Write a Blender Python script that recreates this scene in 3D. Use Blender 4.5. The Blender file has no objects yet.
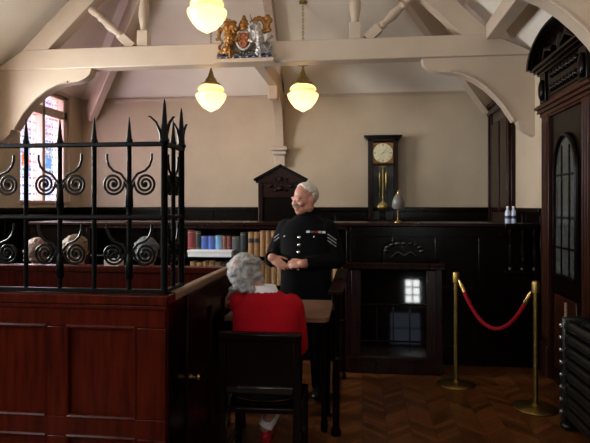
import bpy, bmesh, math, random
from mathutils import Vector, Matrix, noise
from mathutils.bvhtree import BVHTree
from mathutils.geometry import tessellate_polygon
random.seed(7)
PI = math.pi
V = Vector
C = bpy.context.scene.collection

# ------------------------------------------------------------------ camera numbers
F, EYE, HY = 560.0, 1.59, 205.0
YAW = math.atan(0.12)
CY, SY = math.cos(YAW), math.sin(YAW)

def at(px, py, Y):
    """world point at room depth Y that the photograph shows at pixel px, py"""
    u = px - 295.0
    r = (u * CY - F * SY) / (F * CY + u * SY)
    X = r * Y
    zc = -X * SY + Y * CY
    return V((X, Y, EYE + (HY - py) * zc / F))

# ------------------------------------------------------------------ materials
def new_mat(name):
    m = bpy.data.materials.new(name); m.use_nodes = True
    nt = m.node_tree
    return m, nt, nt.nodes['Principled BSDF']

def lk(nt, a, b): nt.links.new(a, b)

def mat(name, col, rough=0.5, metal=0.0, var=0.0, scale=20, stretch=(1, 1, 1), bump=0.0, spec=0.5, coat=0.0, bscale=None, sheen=0.0):
    m, nt, b = new_mat(name)
    b.inputs['Base Color'].default_value = (*col, 1)
    b.inputs['Roughness'].default_value = rough
    b.inputs['Metallic'].default_value = metal
    b.inputs['Specular IOR Level'].default_value = spec
    b.inputs['Coat Weight'].default_value = coat
    b.inputs['Coat Roughness'].default_value = 0.08
    b.inputs['Sheen Weight'].default_value = sheen
    if var or bump:
        tc = nt.nodes.new('ShaderNodeTexCoord')
        mp = nt.nodes.new('ShaderNodeMapping'); mp.inputs['Scale'].default_value = stretch
        lk(nt, tc.outputs['Object'], mp.inputs['Vector'])
        nz = nt.nodes.new('ShaderNodeTexNoise'); nz.inputs['Scale'].default_value = scale
        nz.inputs['Detail'].default_value = 5
        lk(nt, mp.outputs['Vector'], nz.inputs['Vector'])
        if var:
            cr = nt.nodes.new('ShaderNodeValToRGB')
            cr.color_ramp.elements[0].position = 0.3; cr.color_ramp.elements[1].position = 0.7
            cr.color_ramp.elements[0].color = (*[max(0, c * (1 - var)) for c in col], 1)
            cr.color_ramp.elements[1].color = (*[min(1, c * (1 + var)) for c in col], 1)
            lk(nt, nz.outputs['Fac'], cr.inputs['Fac'])
            lk(nt, cr.outputs['Color'], b.inputs['Base Color'])
        if bump:
            n2 = nz
            if bscale:
                n2 = nt.nodes.new('ShaderNodeTexNoise'); n2.inputs['Scale'].default_value = bscale
                lk(nt, mp.outputs['Vector'], n2.inputs['Vector'])
            bp = nt.nodes.new('ShaderNodeBump'); bp.inputs['Strength'].default_value = bump
            bp.inputs['Distance'].default_value = 0.01
            lk(nt, n2.outputs['Fac'], bp.inputs['Height']); lk(nt, bp.outputs['Normal'], b.inputs['Normal'])
    return m

M = {}
M['plaster'] = mat('plaster_cream', (0.50, 0.405, 0.295), 0.75, var=0.06, scale=3, bump=0.05, bscale=60)
M['ceiling'] = mat('ceiling_plaster', (0.76, 0.70, 0.61), 0.7, var=0.05, scale=2)
M['paint'] = mat('beam_paint', (0.49, 0.385, 0.30), 0.38, var=0.05, scale=4, bump=0.04, bscale=40)
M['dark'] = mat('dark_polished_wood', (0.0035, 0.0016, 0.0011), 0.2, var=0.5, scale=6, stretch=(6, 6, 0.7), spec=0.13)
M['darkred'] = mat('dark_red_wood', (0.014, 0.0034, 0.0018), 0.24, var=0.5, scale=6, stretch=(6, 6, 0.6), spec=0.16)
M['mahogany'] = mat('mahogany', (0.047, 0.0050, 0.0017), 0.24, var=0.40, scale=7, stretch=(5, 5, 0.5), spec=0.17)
M['tanrail'] = mat('lit_rail_wood', (0.19, 0.105, 0.068), 0.4, var=0.3, scale=8, stretch=(8, 0.6, 8))  # lighter tan holds the light reflecting off the rail top
M['tabletop'] = mat('brown_leather_top', (0.14, 0.070, 0.040), 0.5, var=0.2, scale=9, spec=0.3)
M['iron'] = mat('black_gloss_iron', (0.0015, 0.0015, 0.0016), 0.36, spec=0.12)
M['brass'] = mat('brass', (0.55, 0.36, 0.13), 0.25, 1.0, var=0.15, scale=20)
M['dullbrass'] = mat('tarnished_brass', (0.30, 0.20, 0.06), 0.36, 1.0, var=0.2, scale=30)
M['gold'] = mat('gold_paint', (0.26, 0.115, 0.022), 0.4, 0.35, var=0.6, scale=45)
M['silver'] = mat('silver_paint', (0.36, 0.34, 0.34), 0.4, 0.2, var=0.5, scale=45)
M['shieldred'] = mat('shield_red', (0.24, 0.045, 0.02), 0.45)
M['shieldblue'] = mat('shield_blue', (0.03, 0.04, 0.09), 0.45, var=0.4, scale=40)
M['green'] = mat('compartment_green', (0.035, 0.035, 0.015), 0.5, var=0.5, scale=40)
M['rope'] = mat('red_velvet', (0.30, 0.003, 0.010), 0.8, bump=0.3, scale=150, spec=0.2)
M['white'] = mat('white_card', (0.75, 0.75, 0.78), 0.6)
M['paper'] = mat('paper', (0.62, 0.50, 0.45), 0.7)
M['skin'] = mat('skin_ruddy', (0.46, 0.205, 0.145), 0.5, var=0.16, scale=28, bump=0.05, bscale=120)
M['cloth_black'] = mat('navy_black_wool', (0.0028, 0.0028, 0.0036), 0.9, bump=0.1, scale=220, spec=0.12)
M['cardigan'] = mat('red_knit', (0.34, 0.0025, 0.010), 0.9, bump=0.35, scale=140, spec=0.15)
M['shirt'] = mat('white_cotton', (0.7, 0.7, 0.74), 0.8)
M['hair_white'] = mat('white_hair', (0.58, 0.53, 0.47), 0.6, var=0.25, scale=40, stretch=(1, 1, 0.4), bump=0.5, bscale=90)
M['moustache'] = mat('grey_moustache', (0.33, 0.27, 0.23), 0.7, var=0.3, scale=80)
M['hair_blond'] = mat('sandy_hair', (0.17, 0.108, 0.062), 0.65, var=0.35, scale=40, bump=0.5, bscale=90)
M['hair_pink'] = mat('thin_pinkish_hair', (0.19, 0.115, 0.095), 0.65, var=0.25, scale=30, bump=0.4, bscale=90)
M['hair_dark'] = mat('iron_grey_hair', (0.085, 0.085, 0.09), 0.65, var=0.35, scale=40, bump=0.5, bscale=90)
M['shoe'] = mat('black_leather', (0.006, 0.006, 0.006), 0.3)
M['redshoe'] = mat('red_shoe_leather', (0.45, 0.012, 0.025), 0.45)
M['metal'] = mat('bright_metal', (0.75, 0.74, 0.72), 0.25, 1.0)
M['eye'] = mat('eye_white', (0.36, 0.30, 0.26), 0.35)
M['iris'] = mat('iris', (0.03, 0.035, 0.045), 0.2)
M['cardigan_dark'] = mat('dark_coat_cloth', (0.004, 0.0038, 0.0045), 0.9, spec=0.15)
M['radiator'] = mat('black_painted_pipe', (0.006, 0.0055, 0.005), 0.3, spec=0.4)
M['dial'] = mat('silvered_dial', (0.46, 0.41, 0.27), 0.25, 0.85, var=0.2, scale=5)
M['ink'] = mat('black_ink', (0.01, 0.01, 0.01), 0.5)
M['label'] = mat('black_leather_label', (0.012, 0.010, 0.010), 0.5)
M['gilt'] = mat('gilt_tooling', (0.45, 0.28, 0.08), 0.35, 0.8)

# grey curly hair with a thin pink crown patch
def hair_grey():
    m, nt, b = new_mat('grey_curly_hair'); b.inputs['Roughness'].default_value = 0.65
    tc = nt.nodes.new('ShaderNodeTexCoord')
    nz = nt.nodes.new('ShaderNodeTexNoise'); nz.inputs['Scale'].default_value = 32; nz.inputs['Detail'].default_value = 6
    lk(nt, tc.outputs['Object'], nz.inputs['Vector'])
    cr = nt.nodes.new('ShaderNodeValToRGB'); e = cr.color_ramp.elements
    e[0].position = 0.3; e[0].color = (0.17, 0.165, 0.17, 1); e[1].position = 0.72; e[1].color = (0.46, 0.45, 0.455, 1)
    lk(nt, nz.outputs['Fac'], cr.inputs['Fac'])
    gm = nt.nodes.new('ShaderNodeVectorMath'); gm.operation = 'DISTANCE'; gm.inputs[1].default_value = (-0.045, -0.085, 0.055)
    lk(nt, tc.outputs['Object'], gm.inputs[0])
    mr = nt.nodes.new('ShaderNodeMapRange'); mr.inputs['From Min'].default_value = 0.02; mr.inputs['From Max'].default_value = 0.055
    mr.inputs['To Min'].default_value = 0.75; mr.inputs['To Max'].default_value = 0.0
    lk(nt, gm.outputs['Value'], mr.inputs['Value'])
    mx = nt.nodes.new('ShaderNodeMixRGB'); mx.inputs['Color2'].default_value = (0.50, 0.30, 0.25, 1)
    lk(nt, mr.outputs['Result'], mx.inputs['Fac']); lk(nt, cr.outputs['Color'], mx.inputs['Color1'])
    lk(nt, mx.outputs['Color'], b.inputs['Base Color'])
    bp = nt.nodes.new('ShaderNodeBump'); bp.inputs['Strength'].default_value = 0.6; bp.inputs['Distance'].default_value = 0.01
    lk(nt, nz.outputs['Fac'], bp.inputs['Height']); lk(nt, bp.outputs['Normal'], b.inputs['Normal'])
    return m
M['hair_grey'] = hair_grey()

# lamp globe: opal glass lit from inside
def globe_mat():
    m, nt, b = new_mat('opal_glass_lit')
    b.inputs['Base Color'].default_value = (0.9, 0.8, 0.6, 1); b.inputs['Roughness'].default_value = 0.25
    b.inputs['Emission Color'].default_value = (1.0, 0.66, 0.28, 1); b.inputs['Emission Strength'].default_value = 0.15
    tr = nt.nodes.new('ShaderNodeBsdfTranslucent'); tr.inputs['Color'].default_value = (0.95, 0.80, 0.55, 1)
    ad = nt.nodes.new('ShaderNodeAddShader'); lk(nt, b.outputs[0], ad.inputs[0]); lk(nt, tr.outputs[0], ad.inputs[1])
    lk(nt, ad.outputs[0], nt.nodes['Material Output'].inputs['Surface'])
    b.inputs['Base Color'].default_value = (0.25, 0.2, 0.14, 1)
    return m
M['globe'] = globe_mat()

# herringbone parquet
def parquet():
    m, nt, b = new_mat('herringbone_parquet')
    N = nt.nodes.new
    def math_(op, a, b_=None, c=None):
        n = N('ShaderNodeMath'); n.operation = op
        for i, v in enumerate((a, b_, c)):
            if v is None: continue
            if isinstance(v, (int, float)): n.inputs[i].default_value = v
            else: lk(nt, v, n.inputs[i])
        return n.outputs[0]
    tc = N('ShaderNodeTexCoord'); sp = N('ShaderNodeSeparateXYZ'); lk(nt, tc.outputs['Object'], sp.inputs[0])
    x, y = sp.outputs[0], sp.outputs[1]
    W, H = 0.17, 0.074
    xs = math_('DIVIDE', x, W)
    stripe = math_('FLOOR', xs)
    tri = math_('PINGPONG', x, W)
    yy = math_('DIVIDE', math_('ADD', y, tri), H)
    pid = math_('FLOOR', yy)
    fr = math_('FRACT', yy)
    comb = N('ShaderNodeCombineXYZ'); lk(nt, stripe, comb.inputs[0]); lk(nt, pid, comb.inputs[1])
    wn = N('ShaderNodeTexWhiteNoise'); wn.noise_dimensions = '3D'; lk(nt, comb.outputs[0], wn.inputs['Vector'])
    cr = N('ShaderNodeValToRGB'); e = cr.color_ramp.elements
    e[0].color = (0.085, 0.026, 0.007, 1); e[1].color = (0.20, 0.066, 0.017, 1)
    lk(nt, wn.outputs['Value'], cr.inputs['Fac'])
    nz = N('ShaderNodeTexNoise'); nz.inputs['Scale'].default_value = 9; nz.inputs['Detail'].default_value = 6
    lk(nt, tc.outputs['Object'], nz.inputs['Vector'])
    mx = N('ShaderNodeMixRGB'); mx.blend_type = 'MULTIPLY'; mx.inputs['Fac'].default_value = 0.5
    lk(nt, cr.outputs['Color'], mx.inputs['Color1']); lk(nt, nz.outputs['Color'], mx.inputs['Color2'])
    edge = math_('LESS_THAN', fr, 0.05)
    fx = math_('FRACT', xs)
    edge2 = math_('LESS_THAN', fx, 0.02)
    ed = math_('MAXIMUM', edge, edge2)
    m2 = N('ShaderNodeMixRGB'); m2.inputs['Color2'].default_value = (0.012, 0.005, 0.003, 1)
    lk(nt, ed, m2.inputs['Fac']); lk(nt, mx.outputs['Color'], m2.inputs['Color1'])
    lk(nt, m2.outputs['Color'], b.inputs['Base Color']); b.inputs['Specular IOR Level'].default_value = 0.25
    mr = N('ShaderNodeMapRange'); mr.inputs['To Min'].default_value = 0.22; mr.inputs['To Max'].default_value = 0.45
    lk(nt, nz.outputs['Fac'], mr.inputs['Value']); lk(nt, mr.outputs['Result'], b.inputs['Roughness'])
    return m
M['parquet'] = parquet()

# stained glass: pale lilac quarries, pink border, a coloured medallion; light passes through
def stained(cy_, cz_, w, z0, z1, seed, medal=True):
    m, nt, b = new_mat('stained_glass'); N = nt.nodes.new
    nt.nodes.remove(b); out = nt.nodes['Material Output']
    def mth(op, a, b_=None):
        n = N('ShaderNodeMath'); n.operation = op
        for i, v in enumerate((a, b_)):
            if v is None: continue
            if isinstance(v, (int, float)): n.inputs[i].default_value = v
            else: lk(nt, v, n.inputs[i])
        return n.outputs[0]
    tc = N('ShaderNodeTexCoord'); sp = N('ShaderNodeSeparateXYZ'); lk(nt, tc.outputs['Object'], sp.inputs[0])
    y, z = sp.outputs[1], sp.outputs[2]
    def mixc(fac, c1, c2):
        n = N('ShaderNodeMixRGB')
        lk(nt, fac, n.inputs['Fac'])
        for k, c in (('Color1', c1), ('Color2', c2)):
            if isinstance(c, tuple): n.inputs[k].default_value = (*c, 1)
            else: lk(nt, c, n.inputs[k])
        return n.outputs['Color']
    vo = N('ShaderNodeTexVoronoi'); vo.inputs['Scale'].default_value = 20
    lk(nt, tc.outputs['Object'], vo.inputs['Vector'])
    hs = N('ShaderNodeHueSaturation'); hs.inputs['Saturation'].default_value = 0.85; hs.inputs['Value'].default_value = 0.9
    lk(nt, vo.outputs['Color'], hs.inputs['Color'])
    # pale field of small quarries
    row = mth('FRACT', mth('MULTIPLY', z, 9.5)); colf = mth('FRACT', mth('MULTIPLY', y, 13.0))
    dot = mth('MULTIPLY', mth('LESS_THAN', mth('ABSOLUTE', mth('SUBTRACT', row, 0.5)), 0.13), mth('LESS_THAN', mth('ABSOLUTE', mth('SUBTRACT', colf, 0.5)), 0.33))
    nz = N('ShaderNodeTexNoise'); nz.inputs['Scale'].default_value = 4; lk(nt, tc.outputs['Object'], nz.inputs['Vector'])
    field = mixc(nz.outputs['Fac'], (0.80, 0.80, 0.97), (0.97, 0.92, 0.95))
    field = mixc(dot, field, (0.55, 0.45, 0.60))
    # pink border at top and sides
    dy = mth('ABSOLUTE', mth('SUBTRACT', y, cy_)); side = mth('GREATER_THAN', dy, w * 0.5 - 0.075)
    top = mth('GREATER_THAN', z, z1 - 0.30)
    bord = mth('MAXIMUM', mth('MULTIPLY', side, 0.22), mth('MULTIPLY', top, 0.32))
    pink = mixc(nz.outputs['Fac'], (0.85, 0.45, 0.48), (0.98, 0.70, 0.70))
    c = mixc(bord, field, pink)
    if medal:
        dz = mth('ABSOLUTE', mth('SUBTRACT', z, cz_))
        d1 = mth('LESS_THAN', mth('MAXIMUM', mth('MULTIPLY', dy, 1.7), dz), 0.20)
        c = mixc(mth('MULTIPLY', d1, 0.38), c, hs.outputs['Color'])
        d2 = mth('LESS_THAN', mth('MAXIMUM', mth('MULTIPLY', dy, 1.1), dz), 0.075)
        c = mixc(d2, c, (0.85, 0.34, 0.10) if seed == 1 else (0.40, 0.55, 0.80))
    lead = N('ShaderNodeTexVoronoi'); lead.feature = 'DISTANCE_TO_EDGE'; lead.inputs['Scale'].default_value = 13
    lk(nt, tc.outputs['Object'], lead.inputs['Vector'])
    c = mixc(mth('MULTIPLY', mth('LESS_THAN', lead.outputs['Distance'], 0.03), 0.45), c, (0.05, 0.05, 0.06))
    tr = N('ShaderNodeBsdfTransparent'); lk(nt, c, tr.inputs['Color'])
    gl = N('ShaderNodeBsdfGlossy'); gl.inputs['Roughness'].default_value = 0.1
    ms = N('ShaderNodeMixShader'); ms.inputs['Fac'].default_value = 0.04
    lk(nt, tr.outputs[0], ms.inputs[1]); lk(nt, gl.outputs[0], ms.inputs[2]); lk(nt, ms.outputs[0], out.inputs['Surface'])
    return m

def clear_glass(name, tint=(0.9, 0.92, 0.92), gloss=0.10, rough=0.03):
    m, nt, b = new_mat(name); nt.nodes.remove(b); out = nt.nodes['Material Output']
    tr = nt.nodes.new('ShaderNodeBsdfTransparent'); tr.inputs['Color'].default_value = (*tint, 1)
    gl = nt.nodes.new('ShaderNodeBsdfGlossy'); gl.inputs['Roughness'].default_value = rough
    ms = nt.nodes.new('ShaderNodeMixShader'); ms.inputs['Fac'].default_value = gloss
    lk(nt, tr.outputs[0], ms.inputs[1]); lk(nt, gl.outputs[0], ms.inputs[2]); lk(nt, ms.outputs[0], out.inputs['Surface'])
    return m
M['glass'] = clear_glass('clear_glass', gloss=0.035)
M['bottle'] = mat('pale_bottle_plastic', (0.55, 0.60, 0.75), 0.15)
M['leadglass'] = mat('dim_leaded_glass', (0.055, 0.060, 0.055), 0.18, var=0.4, scale=30, spec=0.6)
M['shade'] = mat('frosted_shade', (0.15, 0.14, 0.125), 0.35)

# ------------------------------------------------------------------ mesh builder
class MB:
    def __init__(s): s.bm = bmesh.new()
    def box(s, a, b):
        x0, x1 = sorted((a[0], b[0])); y0, y1 = sorted((a[1], b[1])); z0, z1 = sorted((a[2], b[2]))
        v = [s.bm.verts.new(p) for p in ((x0,y0,z0),(x1,y0,z0),(x1,y1,z0),(x0,y1,z0),(x0,y0,z1),(x1,y0,z1),(x1,y1,z1),(x0,y1,z1))]
        for f in ((3,2,1,0),(4,5,6,7),(0,1,5,4),(1,2,6,5),(2,3,7,6),(3,0,4,7)): s.bm.faces.new([v[i] for i in f])
        return s
    def beam(s, p0, p1, w, h, up=(0, 0, 1)):
        """square bar from p0 to p1, w across, h along up"""
        p0, p1, up = V(p0), V(p1), V(up)
        d = (p1 - p0).normalized(); sx = d.cross(up).normalized(); uz = sx.cross(d).normalized()
        vs = []
        for p in (p0, p1):
            for a, b in ((-1,-1),(1,-1),(1,1),(-1,1)): vs.append(s.bm.verts.new(p + sx*a*w/2 + uz*b*h/2))
        for f in ((3,2,1,0),(4,5,6,7),(0,1,5,4),(1,2,6,5),(2,3,7,6),(3,0,4,7)): s.bm.faces.new([vs[i] for i in f])
        return s
    def prism(s, poly, axis, a, b, flat=False):
        """extrude a 2-D outline along axis 'x','y','z' between a and b"""
        def P(p, t):
            return {'x': (t, p[0], p[1]), 'y': (p[0], t, p[1]), 'z': (p[0], p[1], t)}[axis]
        va = [s.bm.verts.new(P(p, a)) for p in poly]; vb = [s.bm.verts.new(P(p, b)) for p in poly]
        n = len(poly)
        for i in range(n): s.bm.faces.new((va[i], va[(i+1) % n], vb[(i+1) % n], vb[i]))
        if n <= 4 or flat:
            s.bm.faces.new(va[::-1]); s.bm.faces.new(vb)
        else:
            for tri in tessellate_polygon([[V((p[0], p[1], 0)) for p in poly]]):
                s.bm.faces.new([va[i] for i in tri]); s.bm.faces.new([vb[i] for i in tri[::-1]])
        return s
    def tube(s, pts, r, seg=8, ref=None, flat=1.0):
        pts = [V(p) for p in pts]; n = len(pts)
        rs = r if isinstance(r, (list, tuple)) else [r] * n
        rings = []; prev = None
        for i, p in enumerate(pts):
            d = (pts[min(i+1, n-1)] - pts[max(i-1, 0)])
            d = d.normalized() if d.length > 1e-9 else V((0, 0, 1))
            if prev is None:
                a = V(ref) if ref else (V((0, 0, 1)) if abs(d.z) < 0.9 else V((0, 1, 0)))
            else: a = prev
            x = (a - d * a.dot(d)).normalized(); y = d.cross(x); prev = x
            rings.append([s.bm.verts.new(p + (x*math.cos(t) + y*math.sin(t)*flat) * rs[i]) for t in [2*PI*k/seg for k in range(seg)]])
        for i in range(n-1):
            for k in range(seg): s.bm.faces.new((rings[i][k], rings[i][(k+1)%seg], rings[i+1][(k+1)%seg], rings[i+1][k]))
        s.bm.faces.new(rings[0][::-1]); s.bm.faces.new(rings[-1])
        return s
    def lathe(s, prof, base=(0, 0, 0), axis=None, seg=24):
        """prof: (radius, height) from bottom to top"""
        base = V(base); d = V(axis).normalized() if axis else V((0, 0, 1))
        a = V((0, 0, 1)) if abs(d.z) < 0.9 else V((1, 0, 0))
        x = (a - d*a.dot(d)).normalized(); y = d.cross(x)
        rings = []
        for r, h in prof:
            r = max(r, 1e-4)
            rings.append([s.bm.verts.new(base + d*h + (x*math.cos(2*PI*k/seg) + y*math.sin(2*PI*k/seg))*r) for k in range(seg)])
        for i in range(len(rings)-1):
            for k in range(seg): s.bm.faces.new((rings[i][k], rings[i][(k+1)%seg], rings[i+1][(k+1)%seg], rings[i+1][k]))
        s.bm.faces.new(rings[0][::-1]); s.bm.faces.new(rings[-1])
        return s
    def ell(s, c, r, rot=None, seg=20, rings=12):
        m = Matrix.Translation(V(c)) @ (rot.to_4x4() if rot else Matrix.Identity(4)) @ Matrix.Diagonal((*r, 1))
        bmesh.ops.create_uvsphere(s.bm, u_segments=seg, v_segments=rings, radius=1, matrix=m)
        return s
    def loft(s, secs, seg=24):
        """secs: (centre, rx, ry[, power]) stacked elliptical sections, horizontal"""
        rings = []
        for sec in secs:
            c, rx, ry = V(sec[0]), sec[1], sec[2]; pw = sec[3] if len(sec) > 3 else 2.0
            ring = []
            for k in range(seg):
                t = 2*PI*k/seg; ct, st = math.cos(t), math.sin(t)
                ring.append(s.bm.verts.new(c + V((rx*math.copysign(abs(ct)**(2/pw), ct), ry*math.copysign(abs(st)**(2/pw), st), 0))))
            rings.append(ring)
        for i in range(len(rings)-1):
            for k in range(seg): s.bm.faces.new((rings[i][k], rings[i][(k+1)%seg], rings[i+1][(k+1)%seg], rings[i+1][k]))
        s.bm.faces.new(rings[0][::-1]); s.bm.faces.new(rings[-1])
        return s
    def mesh(s, name, smooth=None):
        bmesh.ops.recalc_face_normals(s.bm, faces=s.bm.faces[:])
        me = bpy.data.meshes.new(name); s.bm.to_mesh(me); s.bm.free()
        return me
    def build(s, name, m, parent=None, bevel=0.0, smooth=True, angle=40, seg=2):
        me = s.mesh(name)
        return link(name, me, m, parent, bevel, smooth, angle, seg)

def link(name, me, m, parent=None, bevel=0.0, smooth=True, angle=40, seg=2):
    o = bpy.data.objects.new(name, me); C.objects.link(o)
    for mm in (m if isinstance(m, (list, tuple)) else [m]): me.materials.append(mm)
    if smooth and len(me.polygons):
        me.polygons.foreach_set('use_smooth', [True]*len(me.polygons)); me.set_sharp_from_angle(angle=math.radians(angle))
    if bevel:
        b = o.modifiers.new('bevel', 'BEVEL'); b.width = bevel; b.segments = seg; b.limit_method = 'ANGLE'; b.angle_limit = math.radians(35)
    if parent is not None:
        o.parent = parent
        o.matrix_parent_inverse = base_of(parent).inverted()
    return o

def base_of(o):
    m = o.matrix_basis.copy()
    if o.parent is not None: m = base_of(o.parent) @ o.matrix_parent_inverse @ m
    return m

def tag(o, label=None, cat=None, group=None, kind=None):
    if label: o['label'] = label
    if cat: o['category'] = cat
    if group: o['group'] = group
    if kind: o['kind'] = kind
    return o

def thing(name, label, cat, loc=(0, 0, 0), group=None, kind=None):
    o = bpy.data.objects.new(name, None); C.objects.link(o); o.location = loc; o.empty_display_size = 0.1
    return tag(o, label, cat, group, kind)

def struct(o): o['kind'] = 'structure'; return o

def copy_tree(o, parent=None):
    c = o.copy(); C.objects.link(c)
    if parent is not None:
        c.parent = parent; c.matrix_parent_inverse = o.matrix_parent_inverse.copy()
    for ch in list(o.children): copy_tree(ch, c)
    return c

def fuse(mb, voxel, smooth_it=3, factor=0.5):
    """one continuous surface out of overlapping closed shapes"""
    me = mb.mesh('tmp'); o = bpy.data.objects.new('tmp', me); C.objects.link(o)
    r = o.modifiers.new('r', 'REMESH'); r.mode = 'VOXEL'; r.voxel_size = voxel
    sm = o.modifiers.new('s', 'SMOOTH'); sm.factor = factor; sm.iterations = smooth_it
    dg = bpy.context.evaluated_depsgraph_get(); dg.update()
    res = bpy.data.meshes.new_from_object(o.evaluated_get(dg))
    bpy.data.objects.remove(o); bpy.data.meshes.remove(me)
    res.materials.clear()
    return res

def rough_up(me, amp, scale, seed=0.0):
    me.update()
    nrm = [v.normal.copy() for v in me.vertices]
    for v, n in zip(me.vertices, nrm):
        v.co += n * amp * noise.noise(v.co * scale + V((seed, seed*2, 0)))

# ------------------------------------------------------------------ room shell
XL, XR, YB, YF = -4.20, 1.77, 8.0, -4.5
XC = (XL + XR) / 2
EV, SL = 3.18, 0.96           # eaves height and roof slope
RIDGE = EV + (XR - XC) * SL

struct(MB().box((XL-0.3, YF-0.3, -0.1), (XR+0.3, YB+0.3, 0)).build('floor', M['parquet'], smooth=False))
T = 0.25
def wall_x(name, x, out, holes):
    """wall at constant x with rectangular openings (y0, y1, z0, z1)"""
    mb = MB(); x2 = x + out*T
    ys = sorted({YF, YB, *[h[0] for h in holes], *[h[1] for h in holes]})
    for a, b in zip(ys, ys[1:]):
        hs = [h for h in holes if h[0] <= a + 1e-6 and h[1] >= b - 1e-6]
        if not hs: mb.box((x, a, 0), (x2, b, EV)); continue
        h = hs[0]; mb.box((x, a, 0), (x2, b, h[2])); mb.box((x, a, h[3]), (x2, b, EV))
    return struct(mb.build(name, M['plaster'], smooth=False))
W1 = (6.43, 7.65, 1.60, 3.13)
LW = [W1, (3.9, 5.5, 1.60, 3.13), (-0.6, 1.4, 1.6, 3.13), (-3.4, -1.6, 1.6, 3.13)]
wall_x('wall_left', XL, -1, LW)
wall_x('wall_right', XR, 1, [])
struct(MB().box((XL-T, YB, 0), (XR+T, YB+T, EV+0.05)).build('wall_back', M['plaster'], smooth=False))
# front wall behind the camera: gable window added to light the roof, lower pane added for desk sheen, mirrored fanlight
FH = [(-2.3, -0.2, 3.3, 4.7), (0.72, 1.56, 0.05, 0.92), (1.13, 1.56, 1.14, 1.80)]
mb = MB()
zs = sorted({0, RIDGE+0.2, *[h[2] for h in FH], *[h[3] for h in FH]})
for a, b in zip(zs, zs[1:]):
    row = sorted([h for h in FH if h[2] <= a+1e-6 and h[3] >= b-1e-6]); x = XL-T
    for h in row: mb.box((x, YF-T, a), (h[0], YF, b)); x = h[1]
    mb.box((x, YF-T, a), (XR+T, YF, b))
struct(mb.build('wall_front', M['plaster'], smooth=False))
pb = MB()
for a, b, c, d in ((XL, 0.72, 0, 2.6), (1.56, XR, 0, 2.6), (0.72, 1.56, 0, 0.05), (0.72, 1.56, 0.92, 1.14), (0.72, 1.13, 1.14, 1.80), (0.72, 1.56, 1.80, 2.6)): pb.box((a, YF, c), (b, YF+0.05, d))
struct(pb.build('added_dark_trim', M['dark']))  # unseen dark panelling, added to keep this wall's reflections and bounce dark

def slab(name, pts, n, m):
    mb = MB(); pts = [V(p) for p in pts]; n = V(n).normalized()*0.12
    a = [mb.bm.verts.new(p) for p in pts]; b = [mb.bm.verts.new(p+n) for p in pts]; k = len(pts)
    mb.bm.faces.new(a); mb.bm.faces.new(b[::-1])
    for i in range(k): mb.bm.faces.new((a[i], b[i], b[(i+1)%k], a[(i+1)%k]))
    return struct(mb.build(name, m, smooth=False))
half = XR - XC
AP = V((XC, YB - half, RIDGE))
slab('ceiling_left', [(XL, YF, EV), (XL, YB, EV), AP, (XC, YF, RIDGE)], (-SL, 0, 1), M['ceiling'])
slab('ceiling_right', [(XR, YF, EV), (XR, YB, EV), AP, (XC, YF, RIDGE)], (SL, 0, 1), M['ceiling'])
slab('ceiling_back', [(XL, YB, EV), (XR, YB, EV), AP], (0, SL, 1), M['ceiling'])

# cornice mouldings at the wall heads
prof = [(0, 3.125), (0.012, 3.125), (0.018, 3.145), (0.035, 3.155), (0.035, 3.17), (0.0, 3.175)]
struct(MB().prism([(YB-p[0], p[1]) for p in prof], 'x', XL, XR).build('trim_1', M['paint']))
struct(MB().prism([(XR-p[0], p[1]) for p in prof], 'y', YF, YB).build('trim_2', M['paint']))

# panelled dado round the room
def dado_back():
    mb = MB(); y = YB
    mb.box((XL, y-0.04, 0), (XR, y, 1.50)); mb.box((XL, y-0.09, 1.50), (XR, y, 1.56)); mb.box((XL, y-0.07, 0), (XR, y, 0.22))
    mb.box((XL, y-0.055, 1.36), (XR, y, 1.42))
    x = XL + 0.1
    while x < XR - 0.4: mb.box((x, y-0.06, 0.22), (x+0.09, y, 1.50)); x += 0.62
    return mb
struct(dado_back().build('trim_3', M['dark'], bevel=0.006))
def dado_side(x, d, y0, y1):
    mb = MB()
    mb.box((x, y0, 0), (x+d*0.04, y1, 1.50)); mb.box((x, y0, 1.50), (x+d*0.09, y1, 1.56)); mb.box((x, y0, 0), (x+d*0.07, y1, 0.22))
    y = y0 + 0.05
    while y < y1 - 0.1: mb.box((x, y, 0.22), (x+d*0.06, y+0.09, 1.50)); y += 0.62
    return mb
struct(dado_side(XL, 1, YF, YB-0.1).build('trim_4', M['dark'], bevel=0.006))
struct(dado_side(XR, -1, 5.62, 6.74).build('trim_5', M['dark'], bevel=0.006))
struct(dado_side(XR, -1, YF, 4.36).build('trim_6', M['dark'], bevel=0.006))

# stained glass window on the left wall
def window_left(idx, y0, y1, z0, z1, two=True, detail=True):
    fr = MB(); x0, x1 = XL-0.20, XL-0.03
    fr.box((x0, y0, z0), (x1, y0+0.10, z1)); fr.box((x0, y1-0.10, z0), (x1, y1, z1))
    fr.box((x0, y0, z1-0.05), (x1, y1, z1)); fr.box((x0-0.03, y0-0.0, z0), (XL+0.02, y1, z0+0.05))
    ym = (y0+y1)/2 + 0.01; zt = 2.86
    fr.box((x0, ym-0.032, z0), (x1, ym+0.032, z1)); fr.box((x0, y0, zt-0.06), (x1, y1, zt+0.06))
    w = struct(fr.build('window_%d' % idx, M['paint'], bevel=0.012))
    k = 0
    for a, b in ((y0+0.10, ym-0.032), (ym+0.032, y1-0.10)):
        for c, d in ((z0+0.05, zt-0.06), (zt+0.06, z1-0.05)):
            k += 1
            g = MB().box((XL-0.13, a, c), (XL-0.12, b, d))
            m_ = stained((a+b)/2, 2.17, b-a, c, d, 1 if a == y0+0.10 else 2, medal=(c < 2)) if detail else M['glass']
            g.build('pane', m_, w, smooth=False)
    return w
window_left(1, *W1)
for i, h in enumerate(LW[1:]): window_left(2+i, *h, detail=False)
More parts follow.
